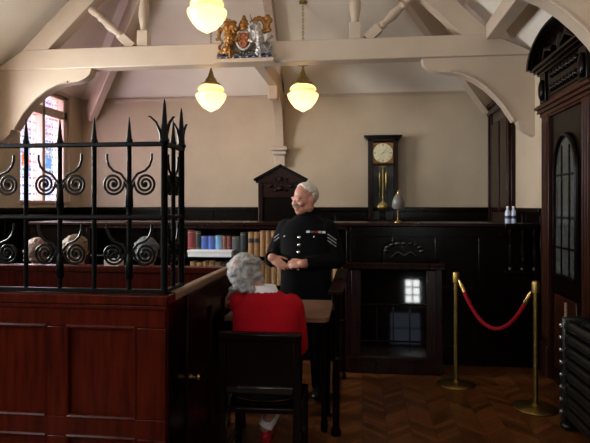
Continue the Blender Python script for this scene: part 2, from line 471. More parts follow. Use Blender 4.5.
M['frosted'] = clear_glass('sheen_pane_glass', (0.22, 0.24, 0.28), 0.03)  # dark tint for the added lower pane that puts sheen on the desk
for i, (a, b, c, d) in enumerate(FH):
    mb = MB(); n = (4, 1, 2)[i]; r_ = (3, 2, 3)[i]; w_ = 0.03
    for k in range(n+1): x = a+(b-a-w_)*k/n; mb.box((x, YF-0.15, c), (x+w_, YF-0.05, d))
    for k in range(r_+1): z = c+(d-c-w_)*k/r_; mb.box((a, YF-0.152, z), (b, YF-0.048, z+w_))
    w = struct(mb.build('window_%d' % (5+i), M['dark']))  # gable and lower panes are added for their light
    MB().box((a, YF-0.11, c), (b, YF-0.10, d)).build('pane', M['frosted'] if i == 1 else M['glass'], w, smooth=False)

# ------------------------------------------------------------------ roof timbers
ARCH = [(421,61),(423,66),(428,70),(436,73),(448,74),(460,76),(472,81),(484,89),(494,98),(502,107),(508,116),(512,122),(516,122),(518,127),(524,132),(531,137)]
XT = -1.265
def truss(Y, label, visible=True):
    t = thing('roof_truss', label, 'roof truss', (XC, Y, 3.12))
    zb, zt = 3.14, 3.37
    MB().prism([(XL, zb), (XR, zb), (XR, zb+0.02), (XT+2.60, zt), (XT-2.60, zt), (XL, zb+0.02)], 'y', Y-0.09, Y+0.09).build('tie_beam', M['paint'], t, bevel=0.012)
    for sgn in (1, -1):
        ap = V((XC, Y, 6.05)); a = V((XT + sgn*2.42, Y, 3.37)); e = V((XT + sgn*2.80, Y, 3.26))
        # principal rafter: parallelogram in the truss plane
        inner = lambda x: 3.40 + (2.275 - abs(x)) * 0.965
        pts = [(XT+sgn*2.31, zt-0.01), (XT+sgn*0.05, inner(0.05)), (XT+sgn*0.05, inner(0.05)+0.30), (XT+sgn*2.61, inner(2.61)+0.30), (XT+sgn*2.61, zt-0.01)]
        MB().prism(pts if sgn > 0 else pts[::-1], 'y', Y-0.085, Y+0.085).build('principal_rafter', M['paint'], t, bevel=0.012)
        # turned queen post
        x = XT + sgn*1.19; top = inner(1.19)
        L = top - zt
        pr = [(0.062, 0), (0.062, 0.17), (0.045, 0.18), (0.040, 0.22), (0.060, 0.34), (0.062, 0.40), (0.038, 0.58), (0.060, 0.60), (0.060, 0.63), (0.036, 0.66), (0.050, 0.80), (0.036, 0.90), (0.058, 0.93), (0.058, L+0.06)]
        q = MB().lathe(pr[2:-2], (x, Y, zt), seg=20)
        q.box((x-0.062, Y-0.062, zt), (x+0.062, Y+0.062, zt+0.185)); q.box((x-0.06, Y-0.06, zt+0.92), (x+0.06, Y+0.06, L+zt+0.05))
        q.build('queen_post', M['paint'], t, bevel=0.006)
        # turned raking strut
        p0 = V((XT+sgn*1.33, Y, zt+0.02)); d = V((sgn*0.74, 0, 0.68)).normalized()
        LL = 0.98
        sp = [(0.050, 0.14), (0.036, 0.16), (0.050, 0.20), (0.034, 0.24), (0.055, 0.36), (0.036, 0.47), (0.052, 0.50), (0.034, 0.53), (0.052, 0.64), (0.036, 0.74), (0.050, 0.77), (0.05, LL-0.2)]
        st = MB().lathe(sp, p0, d, seg=16); st.beam(p0-d*0.02, p0+d*0.16, 0.10, 0.10, (0, 1, 0)); st.beam(p0+d*0.76, p0+d*LL, 0.10, 0.10, (0, 1, 0))
        st.build('strut', M['paint'], t, bevel=0.005)
        # arched brace with cusped foot
        pl = []
        for px, py in ARCH:
            p = at(px, py, 6.1); pl.append((min(p.x, XR-0.0), p.z))
        pl = [(p[0], min(p[1], 3.13)) for p in pl]
        pl[0] = (pl[0][0], 3.145); pl[-1] = (XR, pl[-1][1])
        pl = pl + [(XR, 3.145)]
        if sgn < 0: pl = [(2*XC - p[0], p[1]) for p in pl][::-1]
        MB().prism(pl, 'y', Y-0.065, Y+0.065).build('arched_brace', M['paint'], t, angle=30)
        # curved rib planted on the brace
        rb = []
        for px, py in ARCH[4:12]:
            p = at(px, py, 6.1); rb.append(V((p.x if sgn > 0 else 2*XC-p.x, Y-0.075, p.z+0.012)))
        MB().tube(rb, 0.012, 6).build('edge_moulding', M['paint'], t)
    return t
truss(6.1, 'cream painted roof truss with turned posts, coat of arms fixed on its tie beam')
truss(3.8, 'cream roof truss nearest the camera, its arched brace crossing the carved door pediment')

for sgn, lab in ((1, 'cream purlin between the two trusses above the carved door'),):
    o = MB().box((XT+sgn*2.54, 3.89, 3.31), (XT+sgn*2.68, 6.01, 3.47)).build('purlin', M['paint'], bevel=0.01); tag(o, lab, 'roof beam')
# hip rafters
for sgn, lab in ((1, 'cream hip rafter rising from the corner beside the tall dark door frame'), (-1, 'cream hip rafter rising from the corner beside the stained glass window')):
    c0 = V((XC+sgn*(half-(0.03 if sgn > 0 else 0.16)), YB-0.03, 2.94)); d = V((-sgn, -1, SL))
    o = MB().beam(c0, c0 + d*2.55, 0.11, 0.26).build('hip_rafter', M['paint'], bevel=0.012); tag(o, lab, 'roof beam'); struct(o)
# half tie, rib and curved bracket in the middle of the back wall
t = thing('half_tie_beam', 'cream half tie with curved wall bracket above the pedimented chair', 'roof beam', (XC-0.06, YB, 3.0))
xr = XC + 0.05
MB().box((xr-0.06, 6.19, 3.16), (xr+0.06, YB-0.08, 3.34)).build('beam', M['paint'], t, bevel=0.01)
MB().beam((xr, YB-0.12, 3.20), (xr, YB-2.4, 3.20+2.28*SL-0.02), 0.12, 0.14).build('rib', M['paint'], t, bevel=0.01)
outer = []; inner_ = []
for k in range(11):
    a = k/10*PI/2
    inner_.append((YB-0.13-0.50*(1-math.cos(a)), 2.42+0.66*math.sin(a)))
poly = inner_ + [(YB-0.72, 3.165), (YB-0.005, 3.165), (YB-0.005, 2.42)]
MB().prism(poly, 'x', xr-0.055, xr+0.055).build('curved_bracket', M['paint'], t, angle=30)
MB().box((xr-0.065, YB-0.76, 2.98), (xr+0.065, YB-0.60, 3.165)).build('pendant_block', M['paint'], t, bevel=0.015)
cb = MB().box((xr-0.12, YB-0.20, 2.36), (xr+0.12, YB, 2.42)); cb.box((xr-0.10, YB-0.17, 2.30), (xr+0.10, YB, 2.36)); cb.box((xr-0.08, YB-0.13, 2.14), (xr+0.08, YB, 2.30))
cb.build('corbel', M['paint'], t, bevel=0.012)

# ------------------------------------------------------------------ pendant lamps
def pendant(loc, R, top, label):
    x, y, z = loc                                                    # z: lowest tip of the globe
    t = thing('pendant_lamp', label, 'hanging lamp', (x, y, top), 'opal glass pendant lamps')
    pr = [(0.004, 0), (0.03, 0.014), (0.095, 0.050), (0.112, 0.066), (0.118, 0.075), (0.152, 0.115), (0.180, 0.165), (0.19, 0.195), (0.190, 0.215), (0.176, 0.226), (0.145, 0.234), (0.130, 0.240), (0.136, 0.248), (0.158, 0.260), (0.164, 0.280), (0.150, 0.305), (0.125, 0.325), (0.09, 0.338)]
    k = R/0.19
    g = MB().lathe([(r*k, h*k) for r, h in pr], loc, seg=32); g.build('globe', M['globe'], t, angle=60)
    cp = [(0.118, 0.322), (0.124, 0.338), (0.108, 0.360), (0.078, 0.378), (0.066, 0.41), (0.042, 0.435), (0.03, 0.48), (0.016, 0.52), (0.010, 0.53)]
    MB().lathe([(r*k, h*k) for r, h in cp], loc, seg=24).build('gallery_cap', M['dullbrass'], t)
    cr = MB(); c = V(loc) + V((0, 0, 0.565*k))
    for a in range(4):
        d = V((math.cos(a*PI/2), math.sin(a*PI/2)*0.6, 0)); cr.tube([c, c+d*0.06*k+V((0,0,0.01)), c+d*0.10*k+V((0,0,0.035))], [0.013, 0.011, 0.006], 6)
    cr.tube([V(loc)+V((0,0,0.52*k)), c, c+V((0,0,0.06))], [0.01, 0.016, 0.005], 8)
    cr.build('cross_finial', M['dullbrass'], t)
    ch = MB(); zz = c.z + 0.05; i = 0
    while zz < top:
        ax = V((1, 0, 0)) if i % 2 else V((0, 1, 0)); p = V((x, y, zz)); ring = []
        for q in range(9):
            a = 2*PI*q/8; ring.append(p + ax*0.011*math.cos(a) + V((0,0,1))*0.026*math.sin(a))
        ch.tube(ring, 0.0035, 5); zz += 0.040; i += 1
    ch.build('chain', M['dullbrass'], t)
    MB().lathe([(0.05, -0.03), (0.05, 0.0)], (x, y, top+0.01), seg=16).build('ceiling_rose', M['dullbrass'], t)
    return t
def roof_z(x, y): return min(EV + (half - abs(x-XC))*SL, EV + (YB-y)*SL)
p = at(211, 112, 7.0); pendant(tuple(p), 0.195, roof_z(p.x, p.y), 'lit opal glass pendant lamp hanging left, below the coat of arms')
p = at(303, 112, 7.0); pendant(tuple(p), 0.195, roof_z(p.x, p.y), 'lit opal glass pendant lamp hanging to the right, above the standing man')
p = at(207, 33.5, 5.4); pendant(tuple(p), 0.195, roof_z(p.x, p.y), 'lit opal pendant lamp at the top edge, in front of the tie beam')
PEND = [at(211, 100, 7.0), at(303, 100, 7.0), at(207, 18, 5.4)]

# ------------------------------------------------------------------ royal arms on the tie beam
def arms():
    Y = 5.985; S = at(245, 62.3, Y); t = thing('coat_of_arms', 'carved and gilded coat of arms with lion and unicorn on the tie beam', 'coat of arms', tuple(S))
    k = 0.0117                                                     # metres per photo pixel here
    def P(px, py, d=0.0): return V((S.x + (px-244)*k, Y - d, S.z + (60-py)*k))
    MB().box(tuple(P(216, 61, 0.07)), tuple(P(272, 57.5, -0.03))).build('base_board', M['paint'], t, bevel=0.003)
    # supporters
    def lion():
        mb = MB()
        mb.tube([P(228,53,.03), P(229,46,.045), P(231,39,.055), P(231,32,.055)], [.055,.048,.060,.055], 10)
        mb.ell(P(231,29,.06), (.070,.050,.070)); mb.ell(P(235,29.5,.095), (.036,.032,.034)); mb.ell(P(238,31,.10), (.022,.022,.018))
        for q in ((227,25),(231,23.5),(235,24.5),(226,31),(227,35),(236,35),(229,22.5)): mb.ell(P(*q,.06), (.026,.03,.026), seg=8, rings=6)
        mb.tube([P(232,35,.07), P(236,33,.08), P(240,30,.07)], [.026,.022,.018], 8); mb.ell(P(240.5,29.5,.07), (.02,.018,.018), seg=8, rings=6)
        mb.tube([P(231,40,.07), P(236,41,.08), P(240,40,.07)], [.026,.022,.018], 8)
        mb.tube([P(228,49,.06), P(233,53,.06), P(230,57,.05)], [.048,.032,.024], 8); mb.tube([P(227,49,.03), P(220,53,.03), P(219,57,.03)], [.048,.030,.024], 8)
        mb.tube([P(224,52,.01), P(219,46,.01), P(223,41,.01), P(219,35,.01), P(221,29,.01), P(218.5,26,.01)], [.016,.014,.014,.016,.028,.016], 8)
        mb.ell(P(219,38,.02), (.028,.016,.018), seg=8, rings=6)
        return mb
    lm = fuse(lion(), 0.0075, 1); rough_up(lm, 0.014, 45); link('lion', lm, M['gold'], t)
    def unicorn():
        mb = MB()
        mb.tube([P(260,53,.03), P(259,46,.045), P(258,39,.055), P(257,32,.055), P(257,26,.05)], [.052,.045,.056,.045,.034], 10)
        mb.tube([P(257,27,.06), P(253,27,.085), P(249,30,.09)], [.034,.030,.020], 8)
        mb.tube([P(256,35,.07), P(251,33,.08), P(248,31,.07)], [.026,.020,.018], 8); mb.tube([P(257,41,.07), P(252,43,.08), P(249,41,.07)], [.026,.020,.018], 8)
        mb.tube([P(260,49,.06), P(256,53,.06), P(260,57,.05)], [.046,.030,.022], 8); mb.tube([P(261,49,.03), P(267,53,.03), P(268,57,.03)], [.046,.028,.022], 8)
        mb.tube([P(264,51,.01), P(269,46,.01), P(265,41,.01), P(269,36,.01)], [.016,.014,.016,.026], 8)
        return mb
    um = fuse(unicorn(), 0.0075, 1); rough_up(um, 0.012, 45, 2); link('unicorn', um, M['silver'], t)
    mn = MB().tube([P(252,25,.07), P(251,21,.08), P(250,16.5,.085)], [.012,.008,.003], 6)
    for q in ((252,24),(255,22),(258,21),(261,22),(263,25),(264,29),(266,27),(267,32),(263,33),(268,23),(266,20)): mn.ell(P(*q,.045), (.034,.022,.030), seg=8, rings=6)
    link('gilded_mane', fuse(mn, 0.0075, 0), M['gold'], t)
    # shield in its garter
    mb = MB(); pts = [P(244+6.6*math.cos(a), 41+8.2*math.sin(a), .055) for a in [2*PI*q/24 for q in range(25)]]
    mb.tube(pts, .016, 8); mb.build('garter', M['silver'], t)
    sh = [(-5,-6.5),(5,-6.5),(5.2,0),(3.5,4.5),(0,7.5),(-3.5,4.5),(-5.2,0)]
    MB().prism([(S.x+a*k, S.z+(19-b)*k) for a, b in sh][::-1], 'y', Y-.075, Y-.005).build('shield', M['shieldred'], t, bevel=.004)
    q = MB()
    for a, b in ((-3.6,-4),(-3.6,-1),(1.2,1.5),(2.6,3),(1.2,-4.5),(3.4,-2),(-2.6,3)): q.ell(P(244+a, 41+b, .08), (.016,.008,.014), seg=8, rings=6)
    q.build('shield_charges', M['gold'], t)
    # crown and crest
    c = MB().lathe([(.05,0),(.055,.02),(.05,.03),(.062,.05),(.055,.075),(.03,.09),(.012,.10)], P(244,32,.05), seg=16)
    c.ell(P(244,22.5,.05), (.030,.024,.036)); c.ell(P(244,19.5,.05), (.02,.016,.022)); 
    for a in (-1,1): c.ell(P(244+a*4.5,29,.05), (.018,.014,.022)); c.ell(P(244+a*7,31,.04), (.022,.012,.02)); c.ell(P(244+a*3,24.5,.05), (.012,.012,.026))
    c.build('crown_and_crest', M['gold'], t)
    g = MB()
    for a in range(7): g.ell(P(236+a*2.7, 52.5+0.8*math.sin(a*2), .045), (.024,.022,.026), seg=10, rings=7)
    g.build('compartment', M['green'], t)
    rb = []
    for a in range(25):
        u = a/24*2-1; rb.append(P(244+u*25, 55.5+1.4*math.cos(u*9)-0.4, .055))
    MB().tube(rb, .021, 6, flat=0.5).build('motto_ribbon', M['shieldblue'], t)
    for a in range(8): MB().ell(P(222+a*6.3, 56.5, .065), (.014,.012,.010), seg=8, rings=6).build('ribbon_flower', M['silver'], t)
arms()

# ------------------------------------------------------------------ the dock
DX, DY0, DY1, DXL = -0.955, 2.64, 4.02, -3.3
DT = 1.15
def dock():
    t = thing('prisoners_dock', 'panelled mahogany dock with black spiked iron railing', 'dock', (DX-1, DY0, 0))
    # front face: frame and sunk panels
    fr = MB(); y0, y1 = DY0, DY0+0.05
    fr.box((DXL, y0, DT-0.165), (DX, y1, DT-0.05)); fr.box((DXL, y0, 0.437), (DX, y1, 0.535)); fr.box((DXL, y0, 0), (DX, y1, 0.16))
    stiles = [DX-0.155]
    x = DX
    fr.box((x-0.155, y0+0.001, 0.16), (x, y1, 0.437)); fr.box((x-0.155, y0+0.001, 0.535), (x, y1, DT-0.165))
    x -= 0.155; wins = []
    while x > DXL:
        wins.append((x-0.358, x)); x -= 0.358
        fr.box((max(x-0.112, DXL), y0+0.001, 0.16), (x, y1, 0.437)); fr.box((max(x-0.112, DXL), y0+0.001, 0.535), (x, y1, DT-0.165)); x -= 0.112
    fr.build('front_frame', M['mahogany'], t, bevel=0.004)
    for a, b in wins:
        if b < -2.9: continue
        for z0, z1 in ((0.535, DT-0.165), (0.16, 0.437)):
            pn = MB().box((a, y0+0.022, z0), (b, y1, z1)).build('panel', M['mahogany'], t, smooth=False)
            md = MB()
            for p0, p1 in (((a, z0), (b, z0)), ((b, z0), (b, z1)), ((b, z1), (a, z1)), ((a, z1), (a, z0))):
                md.tube([(p0[0], y0+0.008, p0[1]), (p1[0], y0+0.008, p1[1])], 0.0125, 8)
            md.build('panel_moulding', M['mahogany'], pn)
    cp = MB().box((DXL, DY0-0.025, DT-0.05), (DX+0.02, DY0+0.10, DT)); cp.box((DXL, DY0-0.012, DT-0.075), (DX+0.01, DY0, DT-0.05))
    cp.build('front_capping', M['mahogany'], t, bevel=0.008)
    # side: dark panel under the railing, then the gate
    sd = MB().box((DX-0.05, DY0+0.05, 0), (DX, 2.96, DT-0.05)); sd.box((DX-0.05, 3.90, 0), (DX, DY1, DT-0.05)); sd.box((DX-0.05, 2.96, 0), (DX, 3.90, 0.06))
    sd.build('side_frame', M['dark'], t, bevel=0.004)
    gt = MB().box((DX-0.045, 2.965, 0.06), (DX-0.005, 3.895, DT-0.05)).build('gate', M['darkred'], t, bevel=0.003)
    gf = MB()
    for a, b in ((2.965, 3.07), (3.45, 3.53), (3.79, 3.895)): gf.box((DX-0.012, a, 0.06), (DX+0.012, b, DT-0.05))
    for a, b in ((0.06, 0.22), (0.52, 0.60), (DT-0.19, DT-0.05)): gf.box((DX-0.012, 2.965, a), (DX+0.011, 3.895, b))
    gf.build('gate_frame', M['darkred'], gt, bevel=0.005)
    kp = at(192.5, 377, 3.02)
    MB().lathe([(0.018,0),(0.018,0.004),(0.007,0.008),(0.007,0.022),(0.016,0.030),(0.018,0.040),(0.012,0.050),(0.002,0.053)], (DX+0.012, 3.02, kp.z), (1,0,0), 16).build('gate_knob', M['brass'], gt)
    # hand rails on side and back
    MB().box((DX-0.040, DY0+0.10, DT-0.05), (DX+0.012, DY1+0.03, DT-0.005)).build('side_rail', M['tanrail'], t, bevel=0.01)
    bk = MB().box((DXL, DY1-0.05, 0), (DX-0.05, DY1, DT-0.06)); bk.box((DXL, DY1-0.08, DT-0.06), (DX-0.045, DY1+0.03, DT-0.012))
    bk.build('back_panel', M['mahogany'], t, bevel=0.008)
    MB().box((DXL, DY0+0.05, 0), (DX-0.05, DY1-0.05, 0.17)).build('dock_floor', M['dark'], t)
    # iron railing
    zt = 1.892; zm = 1.53; zl = DT+0.012; yr = DY0+0.03; xc = DX-0.015
    rl = MB()
    for z, h, w in ((zt, 0.022, 0.030), (zm, 0.020, 0.026), (zl, 0.020, 0.030)):
        rl.box((DXL, yr-w/2, z-h/2), (xc+0.01, yr+w/2, z+h/2)); rl.box((xc-w/2, yr, z-h/2), (xc+w/2, 2.95, z+h/2))
    rail = rl.build('iron_railing', M['iron'], t, bevel=0.004)
    sp = 0.183
    def spike(mb, x, y, tip, r=0.0115):
        mb.tube([(x,y,zl), (x,y,zt), (x,y,zt+0.012), (x,y,zt+0.02), (x,y,zt+0.03), (x,y,tip-0.03), (x,y,tip)], [r,r,r*1.5,r*1.5,r*1.15,r*0.45,0.0015], 10)
    def scroll(cx, cz, y, s, ox, tip, axis='x'):
        """spiral of 2.4 turns joined to its bar, and a tail flicked up and outward; s is the side"""
        pts = []; n = 46
        for i in range(n+1):
            f = i/n; a = PI*0.95 + f*2.45*2*PI; r = 0.050*(1-f)**0.85 + 0.006
            pts.append((-math.cos(a)*r*-1, math.sin(a)*r))
        res = [(-0.083, -0.10), (-0.080, -0.05), (-0.066, -0.012)] + [(a, b) for a, b in pts]
        tail = [(-0.083, -0.06), (-0.074, 0.005), (-0.040, 0.050), (0.000, 0.066), (0.022, 0.090), (0.033, 0.122), (0.033, 0.150)]
        out = []
        for path in (res, tail):
            q = []
            for a, b in path:
                w = cx + s*a*ox
                q.append((w, y, cz+b) if axis == 'x' else (cx, y + s*a*ox, cz+b))
            out.append(q)
        return out
    x = xc; k = 0
    while x > -2.40:
        k += 1; x = xc - 0.1815 - (k-1)*sp
        mb = MB(); spike(mb, x, yr, 2.03); mb.build('spike_bar', M['iron'], rail)
        if k % 2 == 1:
            for cz in (1.695, 1.345):
                MB().tube([(x,yr,cz-0.125),(x,yr,cz-0.115),(x,yr,cz-0.03),(x,yr,cz+0.0)], [.014,.020,.017,.012], 10).build('bar_collar', M['iron'], rail)
            for s in (1, -1):
                for cz in (1.695, 1.345):
                    sc = MB()
                    for q in scroll(x + s*0.083, cz, yr, s, 1.0, 0): 
                        rs = [0.0065]*len(q); rs[-1] = 0.0065
                        sc.tube(q, rs, 7, flat=1.0)
                    sc.ell((x + s*0.083, yr, cz), (.011, .010, .011), seg=10, rings=6)
                    sc.build('scroll', M['iron'], rail)
    for (px, py, tip) in ((xc, yr, 2.115), (xc, 2.93, 2.115)):
        mb = MB(); spike(mb, px, py, tip, 0.017); mb.build('corner_post', M['iron'], rail)
        lf = MB()
        for d in (V((-1,0,0)), V((0.45,0.5,0))) if py < 2.8 else (V((-0.45,-0.3,0)), V((0.2,0.6,0))):
            lf.tube([V((px,py,1.885))+d*0.012, V((px,py,1.95))+d*0.02, V((px,py,2.00))+d*0.042, V((px,py,2.028))+d*0.072, V((px,py,2.03))+d*0.085], [.013,.016,.012,.009,.004], 8, flat=0.5)
        lf.build('leaf_scroll', M['iron'], rail)
    mb = MB(); spike(mb, xc, 2.80, 2.03); mb.build('spike_bar', M['iron'], rail)
    for s in (1, -1):
        for cz in (1.695, 1.345):
            sc = MB()
            for q in scroll(xc, cz, 2.80+s*0.055, s, 0.62, 0, 'y'): sc.tube(q, 0.0065, 7)
            sc.build('scroll', M['iron'], rail)
dock()

# ------------------------------------------------------------------ magistrates' bench with book shelves
BY = 5.70
def bench():
    t = thing('magistrates_bench', 'long dark panelled bench across the room with book shelves in its front', 'bench', (-1.2, BY, 0))
    bx0, bx1 = -2.9, -0.16                                          # shelf opening, left part
    MB().box((-3.6, BY-0.03, 1.375), (XR-0.09, 6.25, 1.41)).build('bench_top', M['darkred'], t, bevel=0.008)
    cs = MB()
    cs.box((bx0, BY, 1.03), (bx1, 6.02, 1.055)); cs.box((bx0, BY, 0.735), (bx1, 6.02, 0.76)); cs.box((bx0, 5.99, 0), (bx1, 6.02, 1.375))
    cs.box((bx0-0.04, BY, 0), (bx0, 6.02, 1.375)); cs.box((bx1, BY, 0), (bx1+0.04, 6.02, 1.375)); cs.box((bx0, BY, 0), (bx1, 6.02, 0.40))
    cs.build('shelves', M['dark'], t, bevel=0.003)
    MB().box((bx0, BY-0.008, 1.345), (bx1, BY+0.02, 1.375)).build('shelf_valance', M['darkred'], t)
    MB().box((-3.6, BY+0.02, 0), (bx0-0.04, 6.02, 1.375)).build('end_panel', M['dark'], t)
    fr = MB(); fr.box((bx1+0.04, BY+0.02, 0), (XR-0.05, 6.02, 1.375))
    for z0, z1 in ((0, 0.20), (0.70, 0.78), (1.27, 1.375)): fr.box((bx1+0.04, BY, z0), (XR-0.05, BY+0.02, z1))
    x = bx1+0.04
    while x < XR-0.1: fr.box((x, BY+0.003, 0), (x+0.07, BY+0.02, 1.375)); x += 0.42
    fr.build('panelled_front', M['dark'], t, bevel=0.005)
    # turned columns at the right end
    for px in (511, 523, 535):
        p = at(px, 240, BY-0.04)
        MB().lathe([(0.03,0.0),(0.03,0.03),(0.018,0.045),(0.026,0.10),(0.03,0.18),(0.016,0.32),(0.026,0.34),(0.03,0.36),(0.03,0.40)], (p.x, BY-0.035, 0.955), seg=14).build('turned_column', M['dark'], t)
    lc = at(504, 240, BY-0.04).x
    MB().box((lc, BY-0.075, 0.92), (XR-0.09, BY, 0.955)).build('column_ledge', M['dark'], t, bevel=0.005)
    for z in (1.375,):
        MB().box((lc, BY-0.09, 1.355), (XR-0.09, BY-0.03, 1.41)).build('column_cornice', M['dark'], t, bevel=0.006)
    # sloping reading shelf under the lamp
    return t
bench()

def book(px0, px1, pt, zb, m, label, band=False, group=None, cover_lines=2, lean=0, depth=0.17):
    a = at(px0, pt, BY+0.02); b = at(px1, pt, BY+0.02); w = b.x - a.x - 0.002
    h = max(0.12, a.z - zb)
    x0 = a.x; y0 = BY+0.022 if depth < 0.3 else BY
    t = thing('book', label, 'book', (x0+w/2, y0, zb), group)
    y1 = y0 + depth
    cv = MB().box((x0, y0+0.006, zb), (x0+0.004, y1, zb+h)); cv.box((x0+w-0.004, y0+0.006, zb), (x0+w, y1, zb+h))
    sp = [(x0, y0+0.008), (x0+w*0.2, y0+0.002), (x0+w*0.5, y0), (x0+w*0.8, y0+0.002), (x0+w, y0+0.008), (x0+w, y0+0.012), (x0, y0+0.012)]
    cv.prism(sp, 'z', zb, zb+h); cv.build('cover', m, t)
    MB().box((x0+0.004, y0+0.012, zb+0.004), (x0+w-0.004, y1-0.005, zb+h-0.005)).build('pages', M['paper'], t, smooth=False)
    if band:
        MB().prism([(p[0], p[1]-0.0015) for p in sp[:5]] + [(x0+w, y0+0.009), (x0, y0+0.009)], 'z', zb+h*0.56, zb+h*0.74).build('title_label', M['label'], t)
    g = MB()
    for f in ((0.12, 0.90) if cover_lines == 2 else (0.12, 0.3, 0.9)):
        g.prism([(p[0], p[1]-0.0012) for p in sp[:5]] + [(x0+w, y0+0.009), (x0, y0+0.009)], 'z', zb+h*f, zb+h*f+0.004)
    g.build('gilt_lines', M['gilt'], t)
    return t
BM = {k: mat('book_'+k, c, 0.5, var=0.15, scale=30) for k, c in dict(red=(0.20,0.012,0.018), black=(0.012,0.014,0.012), blue=(0.035,0.085,0.34), blue2=(0.045,0.10,0.38), pale=(0.13,0.27,0.47),
      brown=(0.16,0.055,0.022), maroon=(0.14,0.012,0.02), grey=(0.055,0.060,0.060), dark=(0.012,0.016,0.022), tan=(0.34,0.165,0.06), tan2=(0.29,0.135,0.05), buff=(0.42,0.25,0.12)).items()}
UZ = 1.056
book(187.6,194.8,230,UZ,BM['red'],'tall dark red book at the left end of the upper shelf',cover_lines=3)
book(195.2,200.8,231,UZ,BM['black'],'black book between the red book and the blue pair',cover_lines=3)
book(201,207.8,236,UZ,BM['blue'],'royal blue book, left one of the matching blue pair')
book(208,214.9,236,UZ,BM['blue2'],'royal blue book, right one of the pair, beside the pale blue book')
book(215.2,221.8,235.6,UZ,BM['pale'],'pale blue book standing between royal blue and brown ones')
book(222.2,226.6,236,UZ,BM['brown'],'thin brown book beside the pale blue book')
book(226.8,231.4,236,UZ,BM['maroon'],'thin maroon book between the brown and grey ones')
book(231.8,239.6,236.5,UZ,BM['grey'],'thick grey book above the seated woman in red')
book(240.2,246.2,232.5,UZ,BM['dark'],'tall blue-black book between grey book and tan law books')
for i, (a, b) in enumerate(((248,253.6),(254,259.4),(259.8,265),(265.4,270.6),(271,276.2),(276.6,281.6))):
    book(a, b, 232 if i < 2 else 230.5, UZ, BM['tan'] if i % 2 == 0 else BM['tan2'],
         ['tan law book with black label, leftmost of the tan row', 'tan law book with black label, second of the tan row', 'tan law book third from the left in the tan row',
          'tan law book fourth in the tan row, by the sleeve of the uniformed man', 'tan law book fifth in the tan row, touching the uniformed man', 'tan law book mostly hidden behind the uniformed man'][i], band=(i < 2 or i == 4), group='tan law books on the upper shelf', cover_lines=3)
LZ = 0.761
ORD = ['leftmost', 'second from left', 'third from left', 'fourth from left', 'fifth from left', 'sixth from left', 'seventh from left']
SEG = {'l': 'tan law book under the white box, %s of that lower row', 'b': 'black book on the lower shelf beside the grey hair, %s of its pair', 'm': 'buff law book below the uniformed man, near his hands, %s of that group',
       'r': 'buff law book at the shelf end by the uniformed man, %s there'}
px = 190.0; i = 0; cnt = {}
while px < 341:
    w = 6.2 + 0.8*math.sin(i*2.3)
    if not (230 < px < 247 or 281 < px < 324):
        g = 'b' if 221 < px < 231 else ('l' if px <= 221 else ('m' if px < 290 else 'r'))
        m_ = BM['black'] if g == 'b' else (BM['tan'] if g == 'l' else (BM['buff'] if i % 3 else BM['tan2']))
        n = cnt.get(g, 0); cnt[g] = n + 1
        book(px, px+w-0.4, 261.4 + 1.0*math.sin(i*1.7), LZ, m_, SEG[g] % ORD[n], band=(g == 'l' and i % 2 == 1), group='law books on the lower shelf')
    px += w; i += 1
# white document box lying on the shelf edge
a = at(190.5, 255.5, BY-0.02); b = at(233.5, 248.5, BY-0.02)
t = thing('document_box', 'long white document box lying in front of the blue books', 'box', (a.x, BY-0.03, 1.056))
MB().box((a.x, BY-0.11, 1.056), (b.x, BY+0.018, 1.10)).build('tray', M['white'], t, bevel=0.003)
MB().box((a.x-0.004, BY-0.113, 1.10), (b.x+0.004, BY+0.018, 1.125)).build('lid', M['white'], t, bevel=0.003)

# dais behind the bench
d = struct(MB().box((XL+0.08, 6.02, 0), (XR-0.1, YB-0.08, 0.35)).build('floor_dais', M['dark']))

